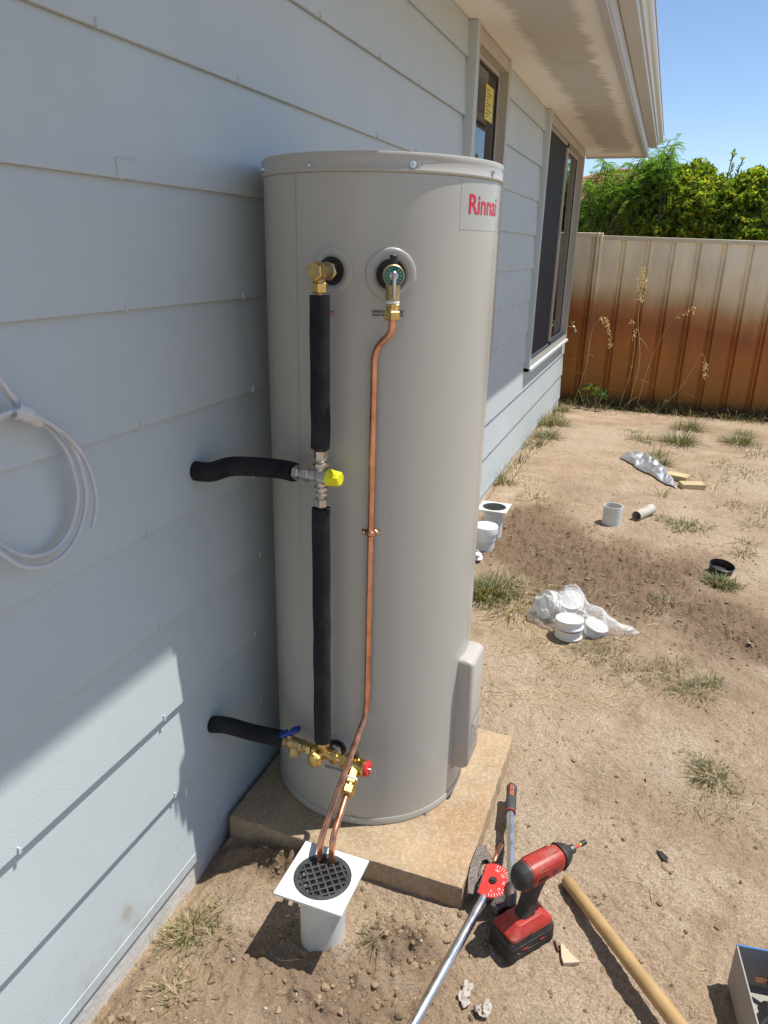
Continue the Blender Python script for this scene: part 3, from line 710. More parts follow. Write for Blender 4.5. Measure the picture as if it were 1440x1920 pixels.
m.add([jl(-.036,lz1-.028,.0009), jl(-.016,lz1-.028,.0009), jl(-.026,lz1-.008,.0009)], [(0,1,2)])
m.build('label_print', M['print'], jb, fix=False)
screw(o+bt*(-JW+.004)+bn*(JB+.004)+np.array([0,0,jz0-.006]), bn, jb, .0045)
# collars
def collar(px, py, rad, hole, name='collar'):
    p = Tp(px, py, 0); n, t, z = Tframe(p)
    m = MB(); N = 40; vs = []; fs = []
    rings = [(rad, .0004), (rad*.985, .0028), (rad*.93, .0042), (hole*1.30, .0030), (hole*1.12, .0016), (hole, -.004), (hole*.97, -.012)]
    for r, d in rings:
        for k in range(N):
            a = 2*math.pi*k/N; u = math.cos(a)*r; v = math.sin(a)*r
            az = u/TR
            q = np.array([TX, TY, 0])+(n*math.cos(az)+t*math.sin(az))*(TR+d); q[2] = p[2]+v; vs.append(q)
    for i in range(len(rings)-1):
        for k in range(N): fs.append((i*N+k, i*N+(k+1) % N, (i+1)*N+(k+1) % N, (i+1)*N+k))
    m.add(vs, fs); c = m.build('collar', M['tank'], tank, smooth=60)
    m = MB(); m.lathe(p+n*.0015, p+n, [(0, hole*1.05), (.0012, hole*1.03), (.0016, .006)], 30); m.build('grommet', M['hole'], c)
    return p, n, t, z
def text_on_tank(s, size, px, py, off, ma, par, weight=0.0, align='CENTER', xs=1.0, width=None):
    cu = bpy.data.curves.new('txt', 'FONT'); cu.body = s; cu.size = size; cu.align_x = align; cu.align_y = 'CENTER'; cu.offset = weight; cu.resolution_u = 4
    ob = bpy.data.objects.new('txt', cu); COL.objects.link(ob); dg = bpy.context.evaluated_depsgraph_get()
    me = bpy.data.meshes.new_from_object(ob.evaluated_get(dg)); bpy.data.objects.remove(ob)
    p = Tp(px, py, off); a0 = math.atan2(p[1]-TY, p[0]-TX); R = TR+off
    if width: xs = width/(max(v.co.x for v in me.vertices)-min(v.co.x for v in me.vertices))
    for v in me.vertices:
        a = a0+v.co.x*xs/R; zz = p[2]+v.co.y
        v.co = (TX+R*math.cos(a), TY+R*math.sin(a), zz)
    me.materials.clear(); return link('lettering', me, ma, par)
def patch_on_tank(px, py, w, h, off, ma, par, name='sticker'):
    p = Tp(px, py, off); a0 = math.atan2(p[1]-TY, p[0]-TX); R = TR+off; m = MB(); n = 12; vs = []
    for i in range(n+1):
        a = a0+(i/n-.5)*w/R
        for zz in (-h/2, h/2): vs.append((TX+R*math.cos(a), TY+R*math.sin(a), p[2]+zz))
    m.add(vs, [(2*i, 2*i+2, 2*i+3, 2*i+1) for i in range(n)]); return m.build(name, ma, par, smooth=60, fix=False)
# brand sticker: letters start at px 876 and run round the flank
pa = Tp(876, 383, .0009); aa = math.atan2(pa[1]-TY, pa[0]-TX)
cxp = Tp(864, 383, .0004); ac = math.atan2(cxp[1]-TY, cxp[0]-TX)
zc = pa[2]
m = MB(); n = 24; vs = []
for i in range(n+1):
    a = ac+.262*i/n/TR*1.0; R = TR+.0004
    for zz in (-.052, .050): vs.append((TX+R*math.cos(a), TY+R*math.sin(a), zc+zz))
m.add(vs, [(2*i, 2*i+2, 2*i+3, 2*i+1) for i in range(n)]); st = m.build('sticker', M['stickerclear'], tank, smooth=60, fix=False)
text_on_tank('Rinnai', .056, 878, 384, .0009, M['rinnai'], st, weight=.0011, align='LEFT', xs=.95)
ps = patch_on_tank(727, 590, .080, .022, .0004, M['stickerclear'], tank)
text_on_tank('TEMPERATURE & PRESSURE\nRELIEF VALVE (TPR VALVE)', .0072, 727, 588, .0009, M['print'], ps, weight=.0003, width=.070)
ps = patch_on_tank(612, 588, .05, .016, .0004, M['stickerclear'], tank)
text_on_tank('OUTLET', .013, 611, 587, .0009, M['rinnai'], ps, weight=.0004, xs=.8)
ps = patch_on_tank(630, 1442, .075, .015, .0004, M['stickerclear'], tank)
text_on_tank('INLET/DRAIN', .0115, 630, 1442, .0009, M['printblue'], ps, weight=.0004, width=.066)

# ================================================================== pipework
def vert(p, z): return np.array([p[0], p[1], z])
HOT = collar(622, 508, .050, .0285)
TPR = collar(733, 515, .056, .031)
CLD = collar(632, 1402, .040, .024)
# axis of the lagged riser
OFF = .060
pa = HOT[0]+HOT[1]*OFF
LX, LY = pa[0], pa[1]
def lz(py):                                     # height on that axis seen at image row py
    P = np.array([LX, LY, 0]); best = None
    lo, hi = -.2, 2.2
    for _ in range(40):
        md = (lo+hi)/2; v = RM.T @ (np.array([LX, LY, md])-CAM); yy = PPY+FPX*v[1]/v[2]
        if yy > py: lo = md
        else: hi = md
    return md
hot = thing('brass_elbow', 'brass elbow with hex cap on the upper left tank outlet', 'pipe fitting', pa)
p, n, t, z = HOT
m = MB(); m.hexnut(p+n*.004, p+n*.020, .0205); m.lathe(p+n*.020, p+n, [(0,.0145),(.010,.0145)], 20); m.build('nipple', M['brass'], hot)
m = MB(); m.lathe(p+n*.0202, p+n, [(0,.0165),(.003,.0178),(.006,.0165)], 20); m.build('thread_tape', M['tape'], hot)
m = MB(); m.lathe(p+n*.026, p+n, [(0,.0175),(.002,.0185),(.030,.0185),(.034,.0195),(.052,.0195)], 22); m.lathe(pa+[0,0,0], pa-[0,0,1], [(0,.0135),(.034,.0135)], 18); m.build('body', M['castbrass'], hot)
m = MB(); m.hexnut(p+n*.074, p+n*.088, .0195, .1); m.hexnut(p+n*.060, p+n*.0741, .0215, .1); m.build('hex_cap', M['brass'], hot)
zt = lz(553)
m = MB(); m.hexnut(vert(pa, pa[2]-.022), vert(pa, zt+.004), .0185); m.build('nut', M['brass'], hot)

def lagging(name, label, pts, r, sub=0, cuttop=0):
    m = MB(); P = [np.array(q, float) for q in pts]
    if sub: P = spline(P, sub)
    th = thing(name, label, 'insulated pipe', P[0])
    m.tube(P, r, 24, caps=False)
    # annular ends round the copper
    nv = len(m.v)
    for end, q, qn in ((0, P[0], P[1]), (1, P[-1], P[-2])):
        d = (q-qn)/np.linalg.norm(q-qn); m.lathe(q-d*.0005, q+d, [(0, r*.985), (.0003, r*.96), (.0003, r*.45), (-.012, r*.42)], 24, caps=False)
    m.build('foam_sleeve', M['foam'], th, smooth=50)
    m = MB(); d0 = (P[0]-P[1])/np.linalg.norm(P[0]-P[1]); d1 = (P[-1]-P[-2])/np.linalg.norm(P[-1]-P[-2])
    m.tube([P[0]+d0*.006]+P+[P[-1]+d1*.006], .0085, 12); m.build('copper_core', M['copper'], th)
    return th
RL = .0222
def wob(z0, z1, n=14, a=.0006, s=0): return [np.array([LX+a*math.sin(i*1.3+s), LY+a*math.cos(i*1.7+s), z0+(z1-z0)*i/(n-1)]) for i in range(n)]
zv0, zv1 = lz(845), lz(948)
lagging('insulated_pipe', 'black foam lagged pipe dropping from brass elbow to mixing valve with yellow cap', wob(zt, zv0+.006), RL, 2)
zb_ = lz(1388)
lagging('insulated_pipe', 'longer black foam lagged pipe between mixing valve and brass inlet tee', wob(zv1-.006, zb_, 20, .0006, 2), RL, 2)
# tempering valve
zc_ = lz(893); vc = np.array([LX, LY, zc_]); vr = np.array([.895, -.446, 0]); 
tv = thing('tempering_valve', 'nickel mixing valve with bright yellow cap between black lagged pipes', 'valve', vc)
tang = HOT[2]
left = Tp(520, 880, .075)-vc; left[2] = 0; left /= np.linalg.norm(left)
m = MB(); m.ball(vc, .0175, 18, 10, (1,1,1.15)); m.cyl(vc+[0,0,.012], vc+[0,0,.026], .0125, n=20); m.cyl(vc-[0,0,.012], vc-[0,0,.026], .0125, n=20); m.cyl(vc, vc+left*.034, .0135, n=20); m.cyl(vc, vc-left*.020, .0185, n=24); m.build('body', M['nickel'], tv, smooth=50)
m = MB()
for sgn in (1, -1):
    e = np.array([0,0,sgn])
    m.hexnut(vc+e*.024, vc+e*.034, .0190); m.cyl(vc+e*.034, vc+e*.046, .0115, n=18)
for sgn, zz in ((1, zv0), (-1, zv1)):
    e = np.array([0,0,sgn]); m.cyl(vc+e*.044, vert(vc, zz), .0100, n=16); m.hexnut(vert(vc, zz)-e*.018, vert(vc, zz)+e*.002, .0165)
    m.hexnut(vc+e*.038, vc+e*.048, .0150, .1)
m.hexnut(vc+left*.028, vc+left*.044, .0190); m.cyl(vc+left*.044, vc+left*.056, .0115, n=18); m.hexnut(vc+left*.056, vc+left*.072, .0175)
m.build('union_nut', M['nickel'], tv)
m = MB(); r_ = -left; m.lathe(vc+r_*.018, vc+r_, [(0,.0205),(.006,.0205),(.008,.0195),(.030,.0175),(.034,.0150)], 10, True); m.build('yellow_cap', M['yellow'], tv, smooth=20, bevel=.001)
# hot lagged branch to the wall
wpt = Wp(360, 882, -.015); e = vc+left*.074
c1_ = np.array([.045, wpt[1]+.012, wpt[2]-.004]); 
mid = (wpt*.45+e*.55); mid[2] += .010
lagging('insulated_pipe', 'black foam lagged pipe bending from wall to yellow capped mixing valve', [wpt, Wp(395, 885, .035), Wp(440, 874, .075), (Wp(500, 874, .11)+e)/2*.5+e*.25+Wp(480,872,.10)*.25, e], .0235, 6)
# relief valve
p, n, t, z = TPR; ax = p+n*.055
rv = thing('relief_valve', 'temperature relief valve with round green disc and steel lever on the tank', 'valve', ax)
m = MB(); m.lathe(p+n*.002, p+n, [(0,.0180),(.030,.0180),(.032,.0215),(.052,.0215),(.054,.0225),(.066,.0225),(.068,.0205)], 26); m.lathe(ax, ax-z, [(0,.0165),(.034,.0150),(.050,.0150)], 20); m.build('body', M['castbrass'], rv)
m = MB(); m.lathe(p+n*.0701, p+n, [(0,.0200),(.0015,.0200)], 26); m.build('green_disc', M['green'], rv)
m = MB(); m.lathe(p+n*.0716, p+n, [(0,.0085),(.0016,.0095),(.0018,.0075)], 20); m.build('centre_boss', M['nickel'], rv)
m = MB()
for k in range(14):
    if k in (3, 4, 10): continue
    a = 2*math.pi*k/14; q = p+n*.0717+(t*math.cos(a)+z*math.sin(a))*.0145; m.box((-.0012,-.0003,-.0018),(.0012,.0003,.0018), Matrix.Translation(Vector(q)) @ Matrix((tuple(t*-math.sin(a)+z*math.cos(a)), tuple(n), tuple(t*math.cos(a)+z*math.sin(a)))).transposed().to_4x4())
m.build('disc_print', mat('pale teal print', (.25,.50,.45), .5), rv)
q = p+n*.075
m = MB(); m.lathe(q-t*.006, q+t, [(0,.0055),(.012,.0055)], 14); m.tube([q+z*.006+n*.003, q+n*.006, q-z*.020+n*.007, q-z*.046+n*.005], .0042, 8, sub=3); m.ball(q+z*.004+n*.003, .0065, 12, 8); m.build('lever', M['nickel'], rv, smooth=60)
m = MB(); k0 = ax+z*.020-n*.004; m.lathe(ax, ax+z, [(0,.0100),(.022,.0100)], 14); m.build('spout', M['castbrass'], rv)
m = MB(); m.lathe(ax+z*.0222, ax+z, [(0,.0085),(.018,.0085),(.019,.0075)], 10); m.build('black_cap', M['blackplastic'], rv, smooth=20)
b0 = ax-z*.050
m = MB(); m.lathe(b0, b0-z, [(0,.0140),(.004,.0155),(.007,.0140)], 20); m.build('thread_tape', M['tape'], rv)
m = MB(); m.hexnut(b0-z*.006, b0-z*.016, .0165); m.cyl(b0-z*.015, b0-z*.022, .0125); m.hexnut(b0-z*.021, b0-z*.040, .0185); m.build('compression_nut', M['brass'], rv)
# long copper drain
CR = .0079
s0 = b0-z*.036
c_top = Tp(702, 655, .016); c_clip = Tp(695, 1000, .0095); c_low = Tp(688, 1330, .012)
GT = .168                                       # grate top
d_end = Gp(600, 1610, GT+.003); d_bend = d_end+np.array([0,-.000,.052])
qd = d_end.copy(); 
kink = vert(c_low, Tz(1335, 688, .014))
dr = thing('copper_pipe', 'long copper drain pipe clipped down the tank from green relief valve to grate', 'copper pipe', d_end)
pth = bent([s0, s0-z*.030, c_top, vert(c_clip, c_clip[2]), kink, d_bend, d_end-[0,0,.02]], .03, 7)
m = MB(); m.tube(pth, CR, 16); m.build('pipe', M['copper'], dr, smooth=60)
n2, t2, z2 = Tframe(c_clip); cs = np.array([TX, TY, 0])+n2*TR; cs[2] = c_clip[2]
m = MB(); pr = []
for a in np.linspace(0, math.pi, 9): pr.append((math.cos(a)*(CR+.0012), .0095+math.sin(a)*(CR+.0012)))
sec = [(.022,.0015),(.0095,.0015)]+pr+[(-.0095,.0015),(-.022,.0015)]
vs = []
for u, v in sec:
    for zz in (-.0065, .0065): vs.append(cs+t2*u+n2*v+z2*zz)
m.add(vs, [(2*i, 2*i+2, 2*i+3, 2*i+1) for i in range(len(sec)-1)]); cl = m.build('saddle_clip', M['copper'], dr, smooth=60, fix=False)
sm = cl.modifiers.new('solid', 'SOLIDIFY'); sm.thickness = .0012
for u in (-.0170, .0170): screw(cs+t2*u+n2*.0012, n2, cl, .0050)
# cold inlet: tee, isolation valve, expansion valve, all on one level line
p, n, t, z = CLD
tc_ = np.array([LX, LY, 0]); tz_ = Tz(1412, 607, .06)
ct = np.array([LX, LY, lz(1412)])
ic = p+n*.028
tee = thing('brass_tee', 'brass tee with hex cap at tank inlet joining cold water valves', 'pipe fitting', ct)
m = MB(); m.hexnut(p+n*.002, p+n*.016, .0190); m.build('nipple', M['nickel'], tee)
m = MB(); m.lathe(p+n*.0162, p+n, [(0,.0150),(.003,.0165),(.007,.0150)], 20); m.build('thread_tape', M['tape'], tee)
L0 = Tp(525, 1392, .075); lf = L0-ct; lf[2] = 0; lf /= np.linalg.norm(lf); rt = -lf
nx_ = ct-p; nx_[2] = 0; nx_ /= np.linalg.norm(nx_)
m = MB(); m.cyl(p+n*.020, ct, .0135, n=20); m.ball(ct, .0165, 16, 10); m.cyl(ct, ct+lf*.030, .0120, n=18); m.cyl(ct, ct+rt*.030, .0120, n=18); m.cyl(ct, ct+nx_*.030, .0155, .0175, n=20); m.cyl(ct, ct+[0,0,.030], .0125, n=18); m.build('body', M['brass'], tee, smooth=50)
m = MB(); m.hexnut(ct+nx_*.028, ct+nx_*.040, .0215, .1); m.lathe(ct+nx_*.040, ct+nx_, [(0,.0175),(.004,.0175),(.005,.0155)], 24); m.build('hex_cap', M['brass'], tee)
m = MB(); m.hexnut(ct+rt*.028, ct+rt*.046, .0180); m.hexnut(ct+lf*.030, ct+lf*.046, .0180); m.hexnut(ct+[0,0,.022], vert(ct, zb_-.002), .0185); m.build('union_nut', M['brass'], tee)
# isolation valve on the left
iv = thing('isolation_valve', 'brass cold water valve with blue butterfly handle near the wall', 'valve', ct+lf*.09)
a0 = ct+lf*.046; 
m = MB(); m.cyl(a0, a0+lf*.012, .0125, n=18); m.hexnut(a0+lf*.012, a0+lf*.024, .0185); m.cyl(a0+lf*.024, a0+lf*.062, .0160, n=20); m.ball(a0+lf*.052, .0185, 16, 10); m.hexnut(a0+lf*.064, a0+lf*.080, .0180)
k = a0+lf*.046; m.lathe(k, k-z, [(0,.0150),(.022,.0150),(.024,.0165),(.036,.0165),(.038,.0140)], 20); m.lathe(k+lf*.012, k+lf*.012+z, [(0,.0105),(.024,.0095)], 16); m.build('body', M['castbrass'], iv, smooth=45)
m = MB(); hb = k+lf*.012+z*.026; hd = lf*.80+z*.20; hd = lf*.75-nx_*.0+z*0; hd /= np.linalg.norm(hd)
hx = (lf*.72+nx_*.35); hx /= np.linalg.norm(hx); hx2 = np.cross(z, hx)
pts = []
for k_ in range(28):
    a = 2*math.pi*k_/28; r = .0125+.0185*abs(math.cos(a))**3; pts.append((math.cos(a)*r*1.0, math.sin(a)*r*.85))
tilt = .55
def hfr(u, v, w):
    return hb + hx*u + hx2*v + z*(w+abs(u)*tilt*.0 + u*-.45)
m.prism(pts, -.001, .011, hfr); han = m.build('blue_handle', M['blue'], iv, smooth=40, bevel=.0022)
m = MB(); m.lathe(hb+z*.009, hb+z, [(0,.0050),(.0045,.0050)], 6); m.build('handle_screw', M['steel'], han)
# cold lagged branch into the wall
w2p = Wp(392, 1358, -.015); e2 = a0+lf*.082
lagging('insulated_pipe', 'short black foam lagged pipe from wall to blue handled brass valve', [w2p, Wp(425, 1360, .04), Wp(470, 1372, .085)*.5+(w2p*.35+e2*.65)*.5, e2], .0225, 6)
# expansion valve on the right
xv = thing('expansion_valve', 'brass expansion valve with red end cap and wire tag beside copper pipe', 'valve', ct+rt*.11)
b0 = ct+rt*.046
m = MB(); m.cyl(b0, b0+rt*.016, .0115, n=18); m.hexnut(b0+rt*.014, b0+rt*.040, .0205); m.lathe(b0+rt*.040, b0+rt, [(0,.0190),(.004,.0205),(.034,.0205),(.036,.0220),(.046,.0220)], 24)
dn = b0+rt*.056; dv = Gp(622, 1612, GT+.003)+np.array([0,0,.058]) 
dd = dv-dn; dd /= np.linalg.norm(dd)
m.hexnut(dn, dn+dd*.038, .0165); m.lathe(dn, dn+z, [(0,.0105),(.026,.0105)], 14); m.build('body', M['brass'], xv, smooth=45)
m = MB(); m.lathe(b0+rt*.086, b0+rt, [(0,.0205),(.006,.0205),(.009,.0175)], 24); m.build('red_cap', M['red'], xv)
m = MB(); m.lathe(dn+z*.0262, dn+z, [(0,.0075),(.012,.0075)], 10); m.build('black_cap', M['blackplastic'], xv, smooth=20)
q = b0+rt*.095
m = MB(); m.lathe(q, q+rt, [(0,.004),(.008,.004)], 10); m.tube([q+rt*.007, q+rt*.012+z*.004, q+rt*.016, q+rt*.014-z*.012, q+rt*.013-z*.036], .0013, 6, sub=3); m.tube([q+rt*.012+z*.003, q+rt*.017-z*.010, q+rt*.011-z*.014], .0012, 6, sub=3); m.build('wire_tag', M['steel'], xv)
m = MB(); m.lathe(dn+dd*.036, dn+dd, [(0,.0155),(.003,.0170),(.006,.0155)], 20); m.build('thread_tape', M['tape'], xv)
m = MB(); m.hexnut(dn+dd*.042, dn+dd*.052, .0180); m.cyl(dn+dd*.051, dn+dd*.060, .0130); m.hexnut(dn+dd*.059, dn+dd*.080, .0190); m.lathe(dn+dd*.080, dn+dd, [(0,.0165),(.003,.0150)], 20); m.build('compression_nut', M['brass'], xv)
s2 = thing('copper_pipe', 'short copper drain pipe from red capped expansion valve to floor grate', 'copper pipe', Gp(622, 1612, GT))
e3 = Gp(622, 1614, GT+.002)
m = MB(); m.tube(bent([dn+dd*.078, dv, e3-[0,0,.02]], .035, 7), CR, 16); m.build('pipe', M['copper'], s2, smooth=60)

# ================================================================== drain risers
def riser(loc, label, zt, rot=0.0, hw=.0865, group=None, scale=1.0):
    x, y = loc; g = gz(x, y)-.03
    th = thing('drain_riser', label, 'drain', (x, y, g), group)
    m = MB(); m.lathe((x,y,0),(x,y,1), [(g,.055),(zt-.034,.055),(zt-.030,.059),(zt-.0065,.062),(zt-.0065,.0585),(zt-.030,.056),(g,.0515)], 40, caps=False); m.build('pipe', M['pvcgrey'], th)
    # square plate with a round opening
    R = .0700; N = 48; c, s_ = math.cos(rot), math.sin(rot); m = MB(); vs = []; fs = []
    def rotp(u, v, z): return (x+u*c-v*s_, y+u*s_+v*c, z)
    for z in (zt-.006, zt):
        for k in range(N):
            a = 2*math.pi*k/N; q = max(abs(math.cos(a)), abs(math.sin(a))); vs.append(rotp(math.cos(a)/q*hw, math.sin(a)/q*hw, z))
        for k in range(N):
            a = 2*math.pi*k/N; vs.append(rotp(math.cos(a)*R, math.sin(a)*R, z))
    for k in range(N):
        j = (k+1) % N
        fs += [(k, N+k, N+j, j), (2*N+k, 2*N+j, 3*N+j, 3*N+k), (k, j, 2*N+j, 2*N+k), (N+k, 3*N+k, 3*N+j, N+j)]
    # square corners
    m.add(vs, fs)
    cr = [rotp(a_*hw, b_*hw, z) for z in (zt-.006, zt) for a_, b_ in ((1,1),(-1,1),(-1,-1),(1,-1))]
    m.build('square_plate', M['pvc'], th, smooth=30)
    g_ = MB(); R2 = R-.0015; zz0, zz1 = zt-.008, zt-.0005
    g_.lathe((x,y,0),(x,y,1), [(zz0,R2),(zz1,R2),(zz1+.0008,R2-.001),(zz1+.0008,R2-.009),(zz1,R2-.0095),(zz0,R2-.0095)], 40, caps=False)
    step = .0172; a45 = rot+math.pi/4*0.9
    for d in (0, 1):
        aa_ = a45+d*math.pi/2; ux, uy = math.cos(aa_), math.sin(aa_)
        for k in range(-4, 5):
            off = k*step; h2 = (R2-.005)**2-off*off
            if h2 <= 0: continue
            h = math.sqrt(h2); cx, cy = x-uy*off, y+ux*off; w = .0023; dz = .0004*d
            Mx = Matrix.Translation((cx, cy, 0)) @ Matrix.Rotation(aa_, 4, 'Z')
            g_.box((-h, -w, zz0+dz), (h, w, zz1-dz), Mx)
    gr = g_.build('grate', M['grate'], th, smooth=30)
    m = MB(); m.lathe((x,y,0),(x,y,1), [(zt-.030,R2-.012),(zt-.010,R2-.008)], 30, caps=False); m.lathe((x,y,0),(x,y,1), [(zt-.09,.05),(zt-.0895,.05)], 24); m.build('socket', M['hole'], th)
    return th
riser((DRX, DRY), 'white pvc drain riser with black grate taking two copper pipes', GT)
q = Gp(927, 950, .17); riser((q[0]-.0, q[1]), 'grated white square drain riser close to the house wall behind the tank', .17)
q = Gp(911, 985, .14)
cp = thing('capped_riser', 'white pvc riser with flat screw cap beside grated riser at wall', 'drain', (q[0], q[1], -.05))
x, y = q[0], q[1]
m = MB(); m.lathe((x,y,0),(x,y,1), [(-.06,.055),(.105,.055)], 36); m.build('pipe', M['pvcgrey'], cp)
m = MB(); m.lathe((x,y,0),(x,y,1), [(.060,.0595),(.100,.060),(.101,.0685),(.135,.070),(.140,.068)], 36); c_ = m.build('collar', M['pvc'], cp)
m = MB(); m.lathe((x,y,0),(x,y,1), [(.1402,.060),(.1425,.059)], 32); m.lathe((x,y,0),(x,y,1), [(.1426,.018),(.147,.016)], 4); m.build('cap', M['pvc'], cp)
q = on_ground(898, 1056)
m = MB(); rr = random.Random(3)
for i in range(9):
    a = rr.uniform(0, 6.28); r_ = rr.uniform(0, .035); c_ = np.array([q[0]-.02+math.cos(a)*r_, q[1]+.03+math.sin(a)*r_, q[2]+.012+.008*i*.6]); dz = np.array([rr.uniform(-.5,.5), rr.uniform(-.5,.5), 1])
    m.lathe(c_, c_+dz, [(0,.026),(.004,.026),(.005,.022)], 18)
tag(m.build('cap_pile', M['pvc'], None), 'small pile of white plastic grate discs by capped riser', 'plastic discs')

# upright pvc stub, lying offcut, black pot ring
q = on_ground(1145, 985); x, y, g = q[0], q[1]+.04, q[2]
m = MB(); m.lathe((x,y,0),(x,y,1), [(g-.03,.0585),(g+.118,.0585),(g+.118,.054),(g-.02,.054)], 40, caps=False); tag(m.build('pipe_stub', M['pvcgrey'], None), 'upright grey white pvc pipe stub standing on dug soil', 'pipe')
a = on_ground(1192, 976)+[0,0,.03]; b = on_ground(1222, 962)+[0,0,.034]; d = (b-a)/np.linalg.norm(b-a)
m = MB(); m.lathe(a, b, [(0,.033),(.20,.033),(.20,.029),(0,.029),(0,.033)], 30, caps=False); tag(m.build('pipe_offcut', mat('muddy pvc', (.50,.46,.38), .6, var=.1, dirt=(.25,.19,.13), dscale=14, damt=.9), None), 'muddy pvc pipe offcut lying beside upright pvc stub', 'pipe')
q = on_ground(1350, 1072); c_ = np.array([q[0], q[1], q[2]-.005])
m = MB(); m.lathe(c_, c_+np.array([.10,-.14,1]), [(0,.058),(.045,.062),(.048,.065),(.050,.061),(.01,.056),(.008,.01)], 32, caps=False); tag(m.build('black_pot', M['blackplastic'], None), 'black plastic pot ring half buried behind a grass tuft', 'pot')

# bag of white caps
def pvccap(c, ax, r, label, h=.042):
    c = np.array(c, float); ax = np.array(ax, float); ax /= np.linalg.norm(ax)
    m = MB(); m.lathe(c, c+ax, [(0,r*1.0),(.003,r*1.04),(.008,r*1.04),(.010,r*.93),(h-.010,r*.93),(h-.008,r*1.02),(h,r*1.02),(h,r*.95),(h-.004,r*.93),(h-.004,.002)], 36)
    return tag(m.build('plastic_plug', M['pvc'], None), label, 'pipe plug', 'white caps in the plastic bag')
bp = on_ground(1065, 1175)
bx, by, bz = bp[0], bp[1], gz(bp[0], bp[1])
pvccap(on_ground(1064, 1198)+[0,.02,.004], (0,.02,1), .0585, 'white pvc end cap in bag, bottom of the stacked pair')
pvccap(on_ground(1064, 1198)+[0,.02,.050], (-.03,.05,1), .060, 'white pvc end cap in bag, resting on another cap')
pvccap(on_ground(1112, 1190)+[0,.02,.004], (.25,-.1,1), .052, 'white pvc end cap in bag, alone beside the stacked pair')
q = on_ground(1018, 1160); pvccap(q+[0.03,.045,.055], (-.72,-.62,.28), .066, 'white pvc end cap in bag, standing on its edge')
q = on_ground(1058, 1150); pvccap(q+[0.02,.05,.035], (.05,-.55,.85), .058, 'white pvc end cap in bag, leaning behind the stacked pair')
# the film: a lumpy hull over the caps with a twisted neck and a trailing mouth
def bag():
    cx, cy = bx-.005, by+.015; m = MB(); nu, nv = 56, 26; vs = []
    for j in range(nv+1):
        v = j/nv
        for i in range(nu):
            a = 2*math.pi*i/nu
            R = .158*(1+.16*math.cos(2*a+.4)+.07*math.sin(3*a)+.04*math.sin(7*a))
            R += .13*math.exp(-((math.atan2(math.sin(a-.12), math.cos(a-.12)))/.26)**2)      # mouth trails to the right
            th = v*math.pi/2
            rad = R*math.cos(th)**.75 if v < 1 else 0
            zz = .118*math.sin(th)
            x = cx+math.cos(a)*rad; y = cy+math.sin(a)*rad*.66
            peak = math.exp(-(((x-cx+.005)/.055)**2+((y-cy-.045)/.035)**2))
            zz = zz*(1+.35*float(fbm(np.array([x*14]), np.array([y*14]), 3, 8)[0])) + .10*peak*v
            if math.cos(a-.12) > .55: zz *= (1-.72*sstep(.13, .26, np.array([rad]))[0])*1.0
            nz = .016*float(fbm(np.array([x*42+zz*20]), np.array([y*42]), 3, 18)[0])
            vs.append((x+nz*math.cos(a), y+nz*math.sin(a), gz(x, y)+.004+max(zz+nz*.8, .0)))
    fs = []
    for j in range(nv):
        for i in range(nu): fs.append((j*nu+i, j*nu+(i+1) % nu, (j+1)*nu+(i+1) % nu, (j+1)*nu+i))
    m.add(vs, fs); o = m.build('plastic_bag', M['bag'], None, smooth=28)
    return tag(o, 'crumpled clear plastic bag full of white pvc end caps on the sand', 'plastic bag')
bag()
# silver sheet + timber blocks
def sheet(pts4, amp, name, ma, label, cat, seed, z0=.01, nx=26, ny=14, peakf=None):
    P = [np.array(p) for p in pts4]; m = MB(); vs = []
    for j in range(ny+1):
        for i in range(nx+1):
            u, v = i/nx, j/ny; p = (P[0]*(1-u)+P[1]*u)*(1-v)+(P[3]*(1-u)+P[2]*u)*v
            k = float(fbm(np.array([u*5+seed]), np.array([v*5]), 3, seed)[0]); r2 = 1-abs(float(fbm(np.array([u*9]), np.array([v*4+seed]), 2, seed+4)[0]))*2
            p = p+np.array([.03*k, .03*k, 0]); e = math.sin(math.pi*u)**.4*math.sin(math.pi*v)**.4
            vs.append((p[0], p[1], gz(p[0], p[1])+z0+amp*(.35+.65*k+.3*r2)*e))
    n = nx+1; m.add(vs, [(j*n+i, j*n+i+1, (j+1)*n+i+1, (j+1)*n+i) for j in range(ny) for i in range(nx)])
    o = m.build(name, ma, None, smooth=25, fix=False); s = o.modifiers.new('solid', 'SOLIDIFY'); s.thickness = .0012; s.offset = 1
    return tag(o, label, cat)
sheet([Gp(1160,862), Gp(1272,914), Gp(1250,882), Gp(1180,848)], .07, 'foil_sheet', M['foil'], 'crumpled silver foil sheet lying on sand beside two timber blocks', 'foil', 5)
def block(c, l, w, h, rz, label):
    m = MB(); z = gz(c[0], c[1])-.004; m.box((-l/2,-w/2,0),(l/2,w/2,h), Matrix.Translation((c[0], c[1], z)) @ Matrix.Rotation(rz, 4, 'Z') @ Matrix.Rotation(.05, 4, 'X'))
    return tag(m.build('timber_block', M['timber'], None, bevel=.002), label, 'timber')
q = Gp(1270, 896); block(q, .16, .09, .045, -.35, 'short pine timber block tucked under the silver foil sheet')
q = Gp(1297, 912); block(q, .17, .085, .042, .38, 'short pine timber block lying clear of the silver foil sheet')

